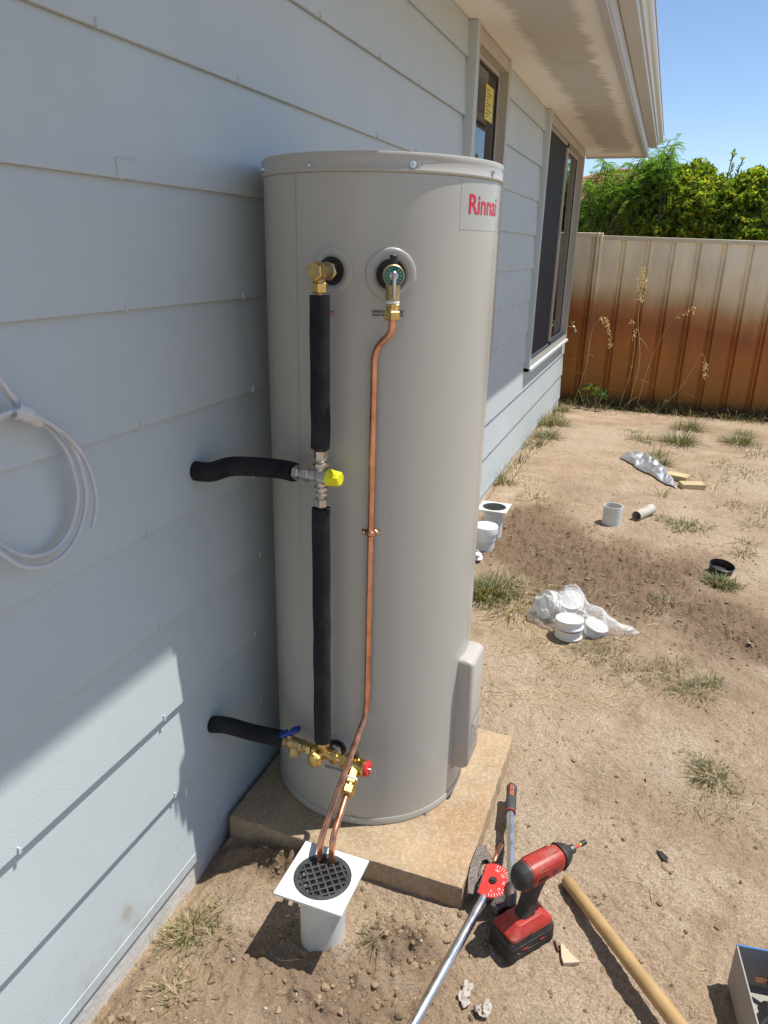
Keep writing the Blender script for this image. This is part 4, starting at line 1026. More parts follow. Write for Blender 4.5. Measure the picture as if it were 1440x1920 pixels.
# ================================================================== cable coil on the wall
cab = thing('cable_coil', 'coil of pale grey electrical cable taped and hanging on the weatherboards', 'cable', Wp(20, 900, .02))
def wpts(l, X): return [Wp(a, b, X+(.004*math.sin(i*1.1))) for i, (a, b) in enumerate(l)]
loops = [
 ([(-60,650),(-30,684),(0,722),(34,764),(72,788),(100,812),(126,848),(140,888),(146,926),(139,972),(121,1010),(95,1034),(60,1043),(28,1036),(0,1020),(-40,985),(-66,930),(-62,860),(-30,808),(0,786),(34,772),(66,782)], .020),
 ([(-60,640),(-30,672),(0,711),(38,760),(80,785),(116,808),(141,845),(156,890),(162,932),(156,976),(140,1014),(115,1044),(80,1062),(40,1061),(0,1036),(-46,1000),(-80,930),(-72,850),(-38,800),(0,780),(36,768),(60,776)], .030),
 ([(30,770),(62,778),(98,797),(131,822),(158,858),(174,898),(181,942),(174,990)], .040)]
for l, X in loops:
    m = MB(); m.tube(wpts(l, X), .0045, 10, sub=5); m.build('cable', M['cable'], cab, smooth=60)
m = MB(); ta = wpts([(30,768),(44,773),(60,781),(76,790)], .030)
m.tube(ta, .0155, 16, sub=4, rr=lambda t: .0150+.0014*math.sin(t*17)-.003*t); m.build('tape_wrap', M['cabletape'], cab, smooth=50)

# ================================================================== tools
def frame(o, fwd, up=(0,0,1)):
    f = Vector(fwd).normalized(); u = Vector(up); l = u.cross(f).normalized(); u = f.cross(l)
    return Matrix(((f.x,l.x,u.x,o[0]),(f.y,l.y,u.y,o[1]),(f.z,l.z,u.z,o[2]),(0,0,0,1)))
class LB(MB):                                     # builder in a local frame
    def __init__(s, T): super().__init__(); s.T = T
    def add(s, vs, fs, col=None): return super().add([s.T @ Vector([float(q) for q in p]) for p in vs], fs, col)
def loft(mb, secs):
    n = len(secs[0]); vs = [p for s in secs for p in s]; fs = []
    for i in range(len(secs)-1):
        for k in range(n): fs.append((i*n+k, i*n+(k+1) % n, (i+1)*n+(k+1) % n, (i+1)*n+k))
    fs.append(tuple(range(n))[::-1]); fs.append(tuple((len(secs)-1)*n+k for k in range(n))); return mb.add(vs, fs)
def rrect(hx, hy, r, k=4):
    out = []
    for sx, sy, a0 in ((1,1,0),(-1,1,90),(-1,-1,180),(1,-1,270)):
        for i in range(k+1):
            a = math.radians(a0+90*i/k); out.append((sx*(hx-r)+r*math.cos(a), sy*(hy-r)+r*math.sin(a)))
    return out
# --- impact driver, standing on its battery
IO = np.array([.868, 1.410, 0]); IO[2] = gz(IO[0], IO[1])+.0
yaw = math.radians(51.5); fw = (math.cos(yaw), math.sin(yaw), .02)
T = frame(IO, fw, (0,0,1))
drv = thing('impact_driver', 'red and black cordless impact driver standing upright on its battery', 'power drill', IO)
b = LB(T)
loft(b, [[(x+.006, y, z) for x, y in rrect(.074*s_, .041*s_, .010)] for z, s_ in ((0,.94),(.004,1.0),(.040,1.0),(.052,.97),(.058,.90))]); bat = b.build('battery', M['toolblack'], drv, smooth=40, bevel=.0012)
b = LB(T)
for sg in (-1, 1):
    b.box((-.055, sg*.0412-.0012, .020), (.050, sg*.0412+.0012, .0225)); b.box((-.060, sg*.0405-.0015, .036), (.060, sg*.0405+.003, .044))
b.box((.060,-.020,.016),(.0665,.020,.044)); b.box((-.070,-.024,.012),(-.064,.024,.040)); b.build('battery_ridge', M['toolblack'], bat, bevel=.001)
b = LB(T)
for (u0, u1, z0, z1) in ((-.028,-.010,.028,.0315),(.028,.042,.028,.0315)):
    b.box((u0, -.0432, z0), (u1, -.0416, z1))
b.build('battery_mark', M['toolred'], bat)
b = LB(T)
for u in (-.042, .048):
    b.lathe((u,-.0405,.027),(u,-1,.027), [(0,.0022),(.0022,.0022)], 10)
b.build('battery_screw', M['steel'], bat)
b = LB(T)
loft(b, [[(x+dx_, y, z) for x, y in rrect(hx, hy, .012)] for z, hx, hy, dx_ in ((.0585,.066,.0385,.008),(.068,.066,.0385,.008),(.078,.056,.032,.010),(.090,.040,.025,.008))]); foot = b.build('foot', M['toolred'], drv, smooth=40, bevel=.0012)
b = LB(T)
for sgn in (-1, 1): b.prism([(-.012,0),(-.004,0),(.004,.012),(-.004,.012)], sgn*.0395-.001, sgn*.0395+.0005, lambda u, v, w: (u, w, .060+v*.5))
b.build('foot_mark', M['toolblack'], foot)
b = LB(T); secs = []
for z, hx, hy, dx_ in ((.076,.030,.0205,.008),(.095,.0235,.0185,.012),(.130,.0220,.0180,.020),(.158,.0230,.0185,.028),(.180,.030,.0190,.034),(.199,.040,.0200,.040)):
    secs.append([(x+dx_, y, z) for x, y in rrect(hx, hy, .0155, 5)])
loft(b, secs); b.build('handle', M['toolblack'], drv, smooth=60)
b = LB(T); loft(b, [[(x+dx_, y, z) for x, y in rrect(.010, .0085, .006)] for z, dx_ in ((.142,.046),(.158,.052),(.174,.058),(.186,.060))]); b.build('trigger', M['blackplastic'], drv, smooth=60)
HZ = .214
def hs(x, ry, rz, dz=0.0, n=28, flat=.0):
    out = []
    for k in range(n):
        a = 2*math.pi*k/n; c_, s_ = math.cos(a), math.sin(a); p_ = 2.6
        out.append((x, math.copysign(abs(c_)**(2/p_), c_)*ry, HZ+dz+math.copysign(abs(s_)**(2/p_), s_)*rz))
    return out
TH = T @ Matrix.Translation((.050,0,HZ)) @ Matrix.Diagonal((1,.87,.86,1)) @ Matrix.Translation((0,0,-HZ))
b = LB(TH); loft(b, [hs(-.050,.0335,.0375), hs(-.030,.0345,.038), hs(.020,.0335,.037), hs(.052,.0315,.034), hs(.062,.0305,.032)]); hd_ = b.build('housing', M['toolred'], drv, smooth=40)
b = LB(TH); loft(b, [hs(-.082,.012,.016,-.002), hs(-.079,.023,.028,-.002), hs(-.070,.031,.036,-.001), hs(-.050,.0343,.0385)]); b.build('rear_cap', M['toolblack'], drv, smooth=60)
b = LB(TH); loft(b, [hs(.0605,.0325,.034), hs(.068,.0320,.033), hs(.082,.025,.026), hs(.092,.017,.0175), hs(.094,.0135,.0135)]); b.build('nose', M['toolblack'], drv, smooth=60)
b = LB(TH); b.lathe((.093,0,HZ),(1,0,HZ), [(0,.0115),(.004,.0130),(.014,.0130),(.016,.0110)], 24); b.build('collet', M['castiron'], drv)
b = LB(TH); b.lathe((.108,0,HZ),(1,0,HZ), [(0,.0045),(.022,.0045)], 6); b.build('driver_bit', M['red'], drv)
b = LB(TH); b.lathe((.129,0,HZ),(1,0,HZ), [(0,.0055),(.004,.0055)], 14); b.build('bit_ring', M['yellow'], drv)
b = LB(TH); b.lathe((.1325,0,HZ),(1,0,HZ), [(0,.0075),(.016,.0075),(.017,.0065)], 16); b.build('bit_socket', M['blackplastic'], drv)
b = LB(TH)
for k in range(6): b.box((-.034+.0052*k, -.0362, HZ-.010+.0005*k), (-.0310+.0052*k, -.0325, HZ+.004))
for k in range(6): b.box((-.044+.0042*k, .0325, HZ-.010), (-.0420+.0042*k, .0352, HZ+.004))
b.build('vent_slot', M['blackplastic'], hd_)
b = LB(TH)
b.prism([(0,0),(.003,0),(.006,.012),(.003,.012)], -.0364, -.0340, lambda u, v, w: (.012+u, w, HZ-.004+v)); b.prism([(.007,0),(.010,0),(.013,.012),(.010,.012)], -.0364, -.0340, lambda u, v, w: (.012+u, w, HZ-.004+v)); b.box((.014,-.0363,HZ+.001),(.023,-.0341,HZ+.003)); b.build('emblem', M['print'], hd_)
b = LB(TH)
for sg in (-1, 1): b.prism([(-.036,-.020),(.040,-.018),(.046,-.008),(.046,.016),(-.036,.020),(-.042,.010),(-.042,-.010)], sg*.0335, sg*.0352, lambda u, v, w: (u, w, HZ+.004+v))
b.box((-.040,-.010,HZ+.0370),(.046,.010,HZ+.0388)); b.build('side_panel', M['toolred'], hd_, bevel=.0012)
b = LB(TH)
for x_ in (-.047, .057): loft(b, [hs(x_,.0347,.0386), hs(x_+.0018,.0347,.0386)])
b.build('housing_seam', M['toolblack'], hd_)
b = LB(TH); b.box((-.068,-.030,HZ-.024),(-.055,-.0285,HZ-.012)); b.build('switch_mark', M['toolred'], hd_)

# --- lever pipe bender lying on the soil
bo_ = Gp(922, 1650, .055)
ben = thing('pipe_bender', 'lever tube bender with red degree dial, chrome arms and black grip', 'pipe bender', bo_)
wz = np.array([-.10, -.16, 1.0]); wz /= np.linalg.norm(wz)            # dial normal, tipped a little
h1a = Gp(902, 1694, .036); h1b = Gp(775, 1922, .020); hd1 = h1b-h1a; hd1 /= np.linalg.norm(hd1)
ex = -hd1-wz*np.dot(-hd1, wz); ex /= np.linalg.norm(ex); ey = np.cross(wz, ex)     # ex: away along the long arm
def bf(u, v, w): return bo_+ex*u+ey*v+wz*w
Rw = .050; cut = -.018
def dpoly(R, cutv, n=28):
    a0 = math.asin(max(-1, min(1, cutv/R))); out = []
    for a in np.linspace(a0, math.pi-a0, n): out.append((R*math.cos(a), R*math.sin(a)))
    return out
rot_ = math.radians(188)
def rt2(u, v): return (u*math.cos(rot_)-v*math.sin(rot_), u*math.sin(rot_)+v*math.cos(rot_))
m = MB(); m.prism([rt2(u, v) for u, v in dpoly(Rw*1.05, -.030)], -.030, -.004, bf); wh = m.build('forming_wheel', M['castiron'], ben, smooth=40, bevel=.002)
m = MB(); m.prism([rt2(u, v) for u, v in dpoly(Rw, -.025)], -.0038, -.0008, bf); dl = m.build('dial', M['dialred'], ben, smooth=40, bevel=.0006)
m = MB()
for k in range(19):
    a = math.radians(5+k*9.4); r0 = Rw*(.80 if k % 2 else .74); r1 = Rw*.95; dxy = (math.cos(a), math.sin(a)); w = .0006
    q = [(dxy[0]*r0-dxy[1]*w, dxy[1]*r0+dxy[0]*w), (dxy[0]*r0+dxy[1]*w, dxy[1]*r0-dxy[0]*w), (dxy[0]*r1+dxy[1]*w, dxy[1]*r1-dxy[0]*w), (dxy[0]*r1-dxy[1]*w, dxy[1]*r1+dxy[0]*w)]
    m.add([bf(*rt2(*z_), .0000) for z_ in q], [(0,1,2,3)])
m.build('dial_mark', M['white'], dl, fix=False)
def text_flat(s, size, fn, ma, par, weight=0):
    cu = bpy.data.curves.new('txt', 'FONT'); cu.body = s; cu.size = size; cu.align_x = 'CENTER'; cu.align_y = 'CENTER'; cu.offset = weight; cu.resolution_u = 3
    ob = bpy.data.objects.new('txt', cu); COL.objects.link(ob); me = bpy.data.meshes.new_from_object(ob.evaluated_get(bpy.context.evaluated_depsgraph_get())); bpy.data.objects.remove(ob)
    for v in me.vertices: v.co = Vector([float(q) for q in fn(v.co.x, v.co.y)])
    me.materials.clear(); return link('lettering', me, ma, par)
for k, s_ in enumerate(('0','45','90','135','180')):
    a = math.radians(12+k*39); r0 = Rw*.62
    text_flat(s_, .0085, lambda x, y, a=a, r0=r0: bf(*rt2(math.cos(a)*(r0+y)+math.sin(a)*x, math.sin(a)*(r0+y)-math.cos(a)*x), .0002), M['white'], dl)
m = MB(); m.lathe(bf(*rt2(0,.003),-.002), bf(*rt2(0,.003),.01), [(0,.0105),(.004,.0105),(.006,.009)], 20); m.lathe(bf(*rt2(0,.003),.0042), bf(*rt2(0,.003),.02), [(0,.006),(.003,.006)], 6); m.build('pivot_bolt', M['blackplastic'], ben)
# tube groove arm with the long chrome arm
m = MB(); st_ = bf(-.030, .004, -.016); m.tube([st_, h1a, h1b, h1b+hd1*.18], .0118, 18); m.build('long_arm', M['chrome'], ben, smooth=60)
m = MB(); m.tube([bf(-.005,.020,-.02), st_], .0150, 14); m.build('arm_socket', M['castiron'], ben, smooth=60)
# hook latch: a C in the dial plane
hk = [Gp(a_, b_, z_) for a_, b_, z_ in ((885,1678,.030),(880,1640,.036),(886,1612,.042),(900,1590,.048),(911,1584,.050),(908,1598,.050),(902,1612,.047),(900,1630,.044),(903,1648,.042),(912,1660,.040))]
def cpx(x, y, z): return Gp(860+x/5.054, 1440+y/5.054, z)
hpoly = [(80,1190),(92,1020),(104,920),(140,815),(175,732),(262,727),(268,770),(312,832),(332,885),(296,900),(258,858),(226,872),(208,930),(216,1010),(186,1060),(160,1100),(140,1195)]
m = MB(); top_ = [cpx(a_, b_, .052-.018*(b_ > 1050)) for a_, b_ in hpoly]; bot_ = [p_-np.array([0,0,.020]) for p_ in top_]; n_ = len(top_)
m.add(top_+bot_, [tuple(range(n_)), tuple(range(2*n_-1, n_-1, -1))]+[(i_, (i_+1) % n_, n_+(i_+1) % n_, n_+i_) for i_ in range(n_)]); m.build('hook', M['castiron'], ben, smooth=35, bevel=.0025)
# second arm with sliding shoe and rubber grip
g0 = Gp(958, 1672, .060); g1 = Gp(957, 1523, .042); g2 = Gp(960, 1474, .036); gd = g2-g1; gd /= np.linalg.norm(gd)
m = MB(); m.tube([g0, g1, g1+gd*.01], .0110, 18); m.build('lever_arm', M['chrome'], ben, smooth=60)
Lg = float(np.linalg.norm(g2-g1))
m = MB(); prf = [(0,.0150)]
for k in range(9): prf += [(.004+k*.0055,.0148),(.0065+k*.0055,.0156)]
prf += [(.056,.0152),(Lg*.72,.0152),(Lg-.012,.0168),(Lg-.004,.0155),(Lg,.0100)]
prf = sorted(prf); m.lathe(g1, g2, prf, 22); gp = m.build('grip', M['grip'], ben, smooth=50)
m = MB(); m.lathe(g1-gd*.003, g2, [(0,.0153),(.004,.0153)], 22); m.build('grip_ring', M['toolred'], ben)
vw = CAM-g1; side = np.cross(gd, vw); side /= np.linalg.norm(side); upn = np.cross(side, gd); upn /= np.linalg.norm(upn)
if np.dot(upn, vw) < 0: upn = -upn
gm_ = g1+gd*(Lg*.70)
def gfn(x, y):
    a = y/.0168; return gm_+gd*x+(upn*math.cos(a)+np.cross(upn, gd)*math.sin(a)*-1)*.0166
text_flat('RIDGID', .0150, gfn, M['orange'], gp, .0003)
m = MB()
T2 = frame(Gp(942, 1698, .046), (g0-Gp(942,1698,.046))*[1,1,0]+np.array([.02,.01,0]), (-.1,-.2,1))
b = LB(T2)
b.prism([(-.030,-.012),(.020,-.016),(.030,-.004),(.028,.016),(-.012,.020),(-.032,.012)], .004, .014, lambda u, v, w: (u, v, w))
b.prism([(-.028,-.012),(.020,-.016),(.028,.014),(-.012,.018),(-.030,.010)], -.026, -.016, lambda u, v, w: (u, v, w))
b.box((.006,-.010,-.0158),(.024,.012,.0038)); sh = b.build('shoe_block', M['castiron'], ben, bevel=.002)
b = LB(T2); b.lathe((-.014,.000,-.0155),(-.014,.000,1), [(0,.0085),(.019,.0085)], 16); b.lathe((.0,-.003,-.0155),(.0,-.003,1), [(0,.0070),(.019,.0070)], 16); b.build('roller', M['chrome'], ben)
b = LB(T2); b.lathe((-.014,.003,.0138),(-.014,.003,1), [(0,.0065),(.003,.0065)], 6); b.lathe((.016,.000,.0138),(.016,.000,1), [(0,.0075),(.004,.0070)], 16); b.build('pivot_pin', M['castiron'], ben)
m = MB(); m.tube([Gp(956,1706,.052), Gp(958,1676,.060), g0+(g1-g0)*.06], .0150, 14); m.build('arm_knuckle', M['castiron'], ben, smooth=60)

# --- wooden sledge handle
ha = on_ground(1062, 1650, .016); hb_ = on_ground(1290, 1945, .055); 
m = MB(); dv_ = (hb_-ha)/np.linalg.norm(hb_-ha); Lh = np.linalg.norm(hb_-ha)+.25
m.lathe(ha, ha+dv_, [(-.004,.0120),(0,.0160),(.006,.0178),(.10,.0175),(.30,.0185),(.45,.0200),(Lh,.0210)], 24, sq=.92)
hand = m.build('tool_handle', M['wood'], None, smooth=50); tag(hand, 'long turned wooden tool handle lying on sand beside the red driver', 'tool handle')
m = None

# --- cardboard box with fittings
cbx = thing('cardboard_box', 'open grey cardboard carton with blue edge holding black fittings', 'box', (1.46, 1.37, 0))
A_ = Gp(1394, 1764, .115); 
cz = gz(1.42, 1.4)
Tb = Matrix.Translation((A_[0]-.012, A_[1], cz)) @ Matrix.Rotation(math.radians(8), 4, 'Z')
b = LB(Tb); th_ = .003; bw, bl, bh = .24, .30, .118
b.box((0,-bl,0),(th_,0,bh)); b.box((bw-th_,-bl,0),(bw,0,bh)); b.box((th_,-th_,0),(bw-th_,0,bh)); b.box((th_,-bl,0),(bw-th_,-bl+th_,bh)); b.box((th_,-bl+th_,0),(bw-th_,-th_,.003)); b.build('carton', M['card'], cbx)
b = LB(Tb); b.box((.0005,.0003,bh-.014),(bw,.0012,bh+.0006)); b.box((.0005,-th_-.0004,bh+.0002),(bw,.0002,bh+.0010)); b.build('blue_edge', M['bluecard'], cbx)
def elbow(T, r, label):
    b = LB(T); pts = bent([(0,-.06,0),(0,0,0),(.05,.02,.01)], .03, 6); b.tube(pts, r, 18); b.lathe(pts[0], pts[0]+np.array([0,-1,0]), [(0,r*1.35),(.02,r*1.35),(.021,r)], 18); q_ = pts[-1]; d_ = pts[-1]-pts[-2]; b.lathe(q_, q_+d_, [(0,r*1.35),(.02,r*1.35)], 18)
    return tag(b.build('pipe_fitting', M['blackplastic'], None, smooth=50), label, 'pipe fitting', 'black fittings in the carton')
for i, (u, v, w, a, lb) in enumerate(((.07,-.10,.035,.4,'black plastic elbow fitting in carton near its blue edge'),(.09,-.19,.030,2.2,'black plastic elbow fitting lying deepest in the open carton'),(.17,-.12,.040,-1.0,'black plastic elbow fitting against the far side of the carton'),(.06,-.15,.075,1.2,'black plastic elbow fitting on top of the others in carton'))):
    elbow(Tb @ Matrix.Translation((u, v, w+.028)) @ Matrix.Rotation(a, 4, 'Z') @ Matrix.Rotation(.3*i, 4, 'X'), .025, lb)
b = LB(Tb); b.tube([(.05,-.02,.05),(.13,-.055,.085),(.20,-.07,.10)], .0065, 12, sub=4); tag(b.build('copper_offcut', M['copper'], None), 'copper pipe offcut sticking out inside the cardboard carton', 'copper pipe')

# --- small litter
q = on_ground(1066, 1800)
m = MB(); pts = [on_ground(*p_)+[0,0,.001] for p_ in ((1050,1772),(1086,1810),(1056,1812),(1052,1800))]
m.add([p_+np.array([0,0,.010]) for p_ in pts]+[p_ for p_ in pts], [(0,1,2,3),(7,6,5,4),(0,4,5,1),(1,5,6,2),(2,6,7,3),(3,7,4,0)]); tag(m.build('wood_scrap', M['cutwood'], None), 'pale triangular scrap of board beside the driver battery', 'scrap')
a = on_ground(1040, 1766); b_ = on_ground(1047, 1786); m = MB(); m.tube([a+[0,0,.004], b_+[0,0,.004]], .0035, 10); tag(m.build('copper_offcut', M['copper'], None), 'tiny copper tube offcut by the triangular board scrap', 'copper pipe')
a = on_ground(926, 1620)+[0,0,.008]; b_ = on_ground(940, 1588)+[0,0,.008]; m = MB(); m.tube([a, b_], .0065, 14); tag(m.build('copper_offcut', M['copper'], None), 'copper tube offcut lying between bender hook and chrome lever', 'copper pipe')
q = on_ground(909, 1772); m = MB(); m.lathe(q+[0,0,.006], q+[.5,-.3,1.], [(0,.0085),(.003,.0085),(.003,.0068),(0,.0068),(0,.0085)], 20, caps=False); tag(m.build('washer', M['copper'], None), 'small copper ring lying in the shadow of the driver', 'ring')
m = MB(); pts = [on_ground(*p_) for p_ in ((1231,1598),(1240,1600),(1252,1612),(1250,1622),(1240,1612))]
m.add([p_+np.array([0,0,.008]) for p_ in pts]+[p_ for p_ in pts], [(0,1,2,3,4)]+[(i, i+5, (i+1) % 5+5, (i+1) % 5) for i in range(5)]); tag(m.build('rubber_scrap', M['blackplastic'], None), 'flat dark scrap lying on bare sand right of the tool handle', 'scrap')
def crumple(l, w, name, label, seed):
    m = MB(); P = spline([on_ground(*p_)+[0,0,.006] for p_ in l], 5); vs = []
    for i, p_ in enumerate(P):
        t_ = P[min(i+1,len(P)-1)]-P[max(i-1,0)]; t_ /= np.linalg.norm(t_); s_ = np.cross([0,0,1], t_); r0 = random.Random(seed+i)
        for j in range(5): vs.append(p_+s_*(j-2)*w*(.7+.5*r0.random())+np.array([0,0,r0.uniform(0,.012)]))
    m.add(vs, [(i*5+j, i*5+j+1, (i+1)*5+j+1, (i+1)*5+j) for i in range(len(P)-1) for j in range(4)])
    o = m.build(name, M['paper'], None, smooth=20, fix=False); s = o.modifiers.new('solid','SOLIDIFY'); s.thickness = .0008; return tag(o, label, 'paper')
crumple([(882,1850),(868,1876),(876,1893)], .006, 'paper_scrap', 'crumpled strip of torn paper on soil near the chrome arm', 1)
crumple([(893,1892),(905,1908),(915,1893),(908,1886)], .005, 'paper_scrap', 'curled frayed paper scrap lying against the longer torn strip', 40)
for l, lb in (([(420,1562),(428,1566),(433,1560)], 'blue plastic strip on soil close to the slab corner'), ([(470,1578),(478,1567),(486,1572),(484,1582)], 'curled blue plastic strip on soil before the slab')):
    m = MB(); m.tube([on_ground(*p_)+[0,0,.006] for p_ in l], .003, 6, sub=4); tag(m.build('blue_strip', M['bluetape'], None), lb, 'plastic strip')

# ================================================================== rear fence
FY = 9.10
fence = thing('steel_fence', 'cream ribbed steel fence with rust brown bore water stain along its lower half', 'fence', (1.0, FY, -.1))
def fsheet(x0, x1, z1, y=FY):
    per = (x1-x0)/3; pr = []
    for k in range(3):
        a = x0+per*k; pr += [(a, 0), (a+per*.70, 0), (a+per*.74, .030), (a+per*.80, .030), (a+per*.84, .012), (a+per*.90, .012), (a+per*.94, .030), (a+per*.97, .030)]
    pr.append((x1, 0)); m = MB(); vs = []
    for u, v in pr: vs += [(u, y+v, -.16), (u, y+v, z1-.02)]
    m.add(vs, [(2*i, 2*i+2, 2*i+3, 2*i+1) for i in range(len(pr)-1)]); o = m.build('fence_sheet', M['fence'], fence, smooth=None, fix=False)
    s_ = o.modifiers.new('solid', 'SOLIDIFY'); s_.thickness = .001; return o
xp = on(1112, 560, 1, FY)[0]
zt0 = on(1090, 436, 1, FY)[2]; zt1 = on(1125, 441, 1, FY)[2]; zt2 = on(1440, 452, 1, FY)[2]
sl_ = (zt2-zt1)/(on(1440, 452, 1, FY)[0]-xp)
def frail(x0, x1, za, zb):
    m = MB()
    for (ya, yb, d0, d1) in ((-.012, .046, -.045, 0.0),):
        m.add([(x0,FY+ya,za+d0),(x0,FY+yb,za+d0),(x0,FY+yb,za+d1),(x0,FY+ya,za+d1),(x1,FY+ya,zb+d0),(x1,FY+yb,zb+d0),(x1,FY+yb,zb+d1),(x1,FY+ya,zb+d1)], [(0,1,2,3),(7,6,5,4),(0,4,5,1),(1,5,6,2),(2,6,7,3),(3,7,4,0)])
    m.build('top_rail', M['fencecap'], fence, bevel=.006)
def fpost(x, zt):
    m = MB(); m.box((x-.030, FY-.022, -.16), (x-.003, FY+.05, zt+.004)); m.box((x+.003, FY-.026, -.16), (x+.032, FY+.05, zt+.002)); m.build('post', M['fence'], fence, bevel=.005)
fpost(xp, zt0)
for k in range(4):
    fsheet(xp-.03-.78*(k+1), xp-.03-.78*k, zt0)
frail(xp-3.2, xp-.031, zt0+.01, zt0)
x = xp+.033
for bay in range(2):
    za = zt1+sl_*(x-xp)
    for k in range(3):
        fsheet(x+.78*k, x+.78*(k+1), za+sl_*.78*(k+.5)-.004)
    frail(x, x+2.34, za, za+sl_*2.34); x += 2.34
    fpost(x+.031, zt1+sl_*(x-xp)+.004); x += .064

# ================================================================== neighbour: tiled roof, antenna
nb = thing('neighbour_house', 'neighbouring house with terracotta tiled hip roof seen over the fence', 'house', (1, 34, 0))
NY = 31.0
rp = on(1172, 318, 1, NY+4); eL = on(1040, 372, 1, NY)
ridge_z = rp[2]; ev_z = 2.7; x0 = eL[0]-4.5; x1 = rp[0]+1.2+(ridge_z-ev_z)/math.tan(math.radians(24))
run_ = (ridge_z-ev_z)/math.tan(math.radians(24))
def nbv(u, v): return (u, v)
m = MB(); m.box((x0+.6, NY+.6, -.2), (x1-.6, NY+2*run_-.6, ev_z)); m.build('wall', mat('rendered brick', (.40,.33,.26), .9), nb)
rx0 = rp[0]-.6
m = MB(); vs = [(x0,NY,ev_z),(x1,NY,ev_z),(x1,NY+2*run_,ev_z),(x0,NY+2*run_,ev_z),(rx0,NY+run_,ridge_z),(x1-run_,NY+run_,ridge_z)]
m.add(vs, [(0,1,5,4),(1,2,5),(2,3,4,5),(3,0,4)]); m.build('roof', M['tile'], nb, fix=False)
# tiles proud of the plane on the slope facing us
sl2 = math.atan2(ridge_z-ev_z, run_); tl = .34; tw = .30
tm = MB(); prf = []
for i in range(9):
    u = i/8*tw; prf.append((u, .035*abs(math.sin(math.pi*(i/8)))**1.0))
vs = []
for u, h in prf: vs += [(u, 0, h+.030), (u, tl*1.06, h+.008), (u, 0, h+.004)]
fs = []
for i in range(8): fs += [(3*i, 3*i+3, 3*i+4, 3*i+1), (3*i+2, 3*i+5, 3*i+3, 3*i)]
tm.add(vs, fs); tme = tm.mesh('tile', 40); tme.materials.append(M['tile'])
cnt = 0; rows = int(run_/math.cos(sl2)/tl)
roofo = [o for o in nb.children if o.name.startswith('roof')][0]
for r_ in range(rows-1, -1, -1):
    for c_ in range(60):
        ux = on(1085, 350, 1, NY+4)[0]-.6+c_*tw
        yy = NY+r_*tl*math.cos(sl2); zz = ev_z+r_*tl*math.sin(sl2)
        lim = x0+(rx0-x0)*(r_*tl*math.cos(sl2)/run_)
        lim2 = x1-(x1-(x1-run_))*(r_*tl*math.cos(sl2)/run_)-tw
        if ux < lim or zz < 3.9 or ux > lim2: continue
        if cnt >= 290: break
        o = link('tile', tme, None, roofo); o.location = (ux, yy, zz+.01); o.rotation_euler = (sl2, 0, random.uniform(-.01,.01)); cnt += 1
m = MB(); m.tube([(rx0-.1,NY+run_,ridge_z+.02),(x1-run_,NY+run_,ridge_z+.02)], .10, 10); m.tube([(x0,NY,ev_z),(rx0,NY+run_,ridge_z+.02)], .10, 10); m.build('ridge_capping', M['tile'], nb)
ant = thing('tv_antenna', 'television antenna on a mast above the foliage and tiled roof', 'antenna', on(1428, 360, 1, 26))
a0_ = on(1440, 332, 1, 26); a1_ = on(1352, 322, 1, 26)
m = MB(); q = on(1436, 300, 1, 26); m.tube([(q[0], 26, 2.2), (q[0], 26, on(1440,322,1,26)[2]+.1)], .022, 8); m.build('mast', M['castiron'], ant)
am0 = on(1392, 356, 1, 26); am1 = on(1475, 326, 1, 26)
m = MB(); m.tube([am0, am1], .016, 6); m.build('boom', M['castiron'], ant)
m = MB()
for i in range(9):
    p_ = am0+(am1-am0)*i/8; m.tube([p_+np.array([-.42,-.5,.05]), p_+np.array([.42,.5,-.05])], .007, 5)
p_ = on(1425, 322, 1, 26); 
for i in range(4): m.tube([p_+np.array([-.05,.05,.02*i]), p_+np.array([.30,0,-.05+.03*i])], .018, 6)
m.build('element', M['castiron'], ant)

# ================================================================== foliage
def leafgeo(base, d, up, L, Wd, fold=.25, droop=.15):
    d = d/np.linalg.norm(d); s_ = np.cross(d, up); s_ /= (np.linalg.norm(s_)+1e-9); n = np.cross(s_, d)
    m1 = base+d*L*.5+n*L*.06; tip = base+d*L-n*L*droop
    return [base, m1+s_*Wd*.5+n*Wd*fold, tip, m1-s_*Wd*.5+n*Wd*fold]
class Leaves:
    def __init__(s): s.v = []; s.c = []
    def leaf(s, base, d, up, L, W, col, **k): s.v.append(leafgeo(base, d, up, L, W, **k)); s.c.append(col)
    def build(s, name, ma, parent=None):
        V = np.array(s.v).reshape(-1, 3); n = len(s.v); me = bpy.data.meshes.new(name)
        F = []
        for i in range(n): a = 4*i; F += [(a, a+1, a+2), (a, a+2, a+3)]
        me.from_pydata([tuple(v) for v in V], [], F); at = me.attributes.new('tint', 'FLOAT_COLOR', 'FACE')
        C = np.repeat(np.array(s.c, dtype=np.float32), 2, axis=0); C = np.concatenate([C, np.ones((len(C), 1), np.float32)], 1)
        at.data.foreach_set('color', C.ravel()); me.update(); return link(name, me, ma, parent)
def rdir(): 
    v = RNG.normal(size=3); return v/np.linalg.norm(v)
def rosette(lv, c, out, n, L, W, cols, spread=1.0):
    for i in range(n):
        d = out*RNG.uniform(.2,.9)+rdir()*spread; d[2] += .12
        cc = np.array(cols[RNG.integers(len(cols))])*RNG.uniform(1.0,2.2)
        lv.leaf(c+rdir()*L*.15, d, out+rdir()*.5+np.array([0,0,.6]), L*RNG.uniform(.7,1.2), W*RNG.uniform(.8,1.2), cc)
CIT = [(.115,.180,.028),(.150,.215,.032),(.085,.150,.030),(.22,.25,.040),(.28,.28,.05),(.100,.165,.035)]
DKG = [(.075,.140,.030),(.095,.170,.034),(.065,.125,.034),(.130,.190,.036)]
FRN = [(.12,.23,.045),(.10,.20,.045),(.16,.27,.05)]
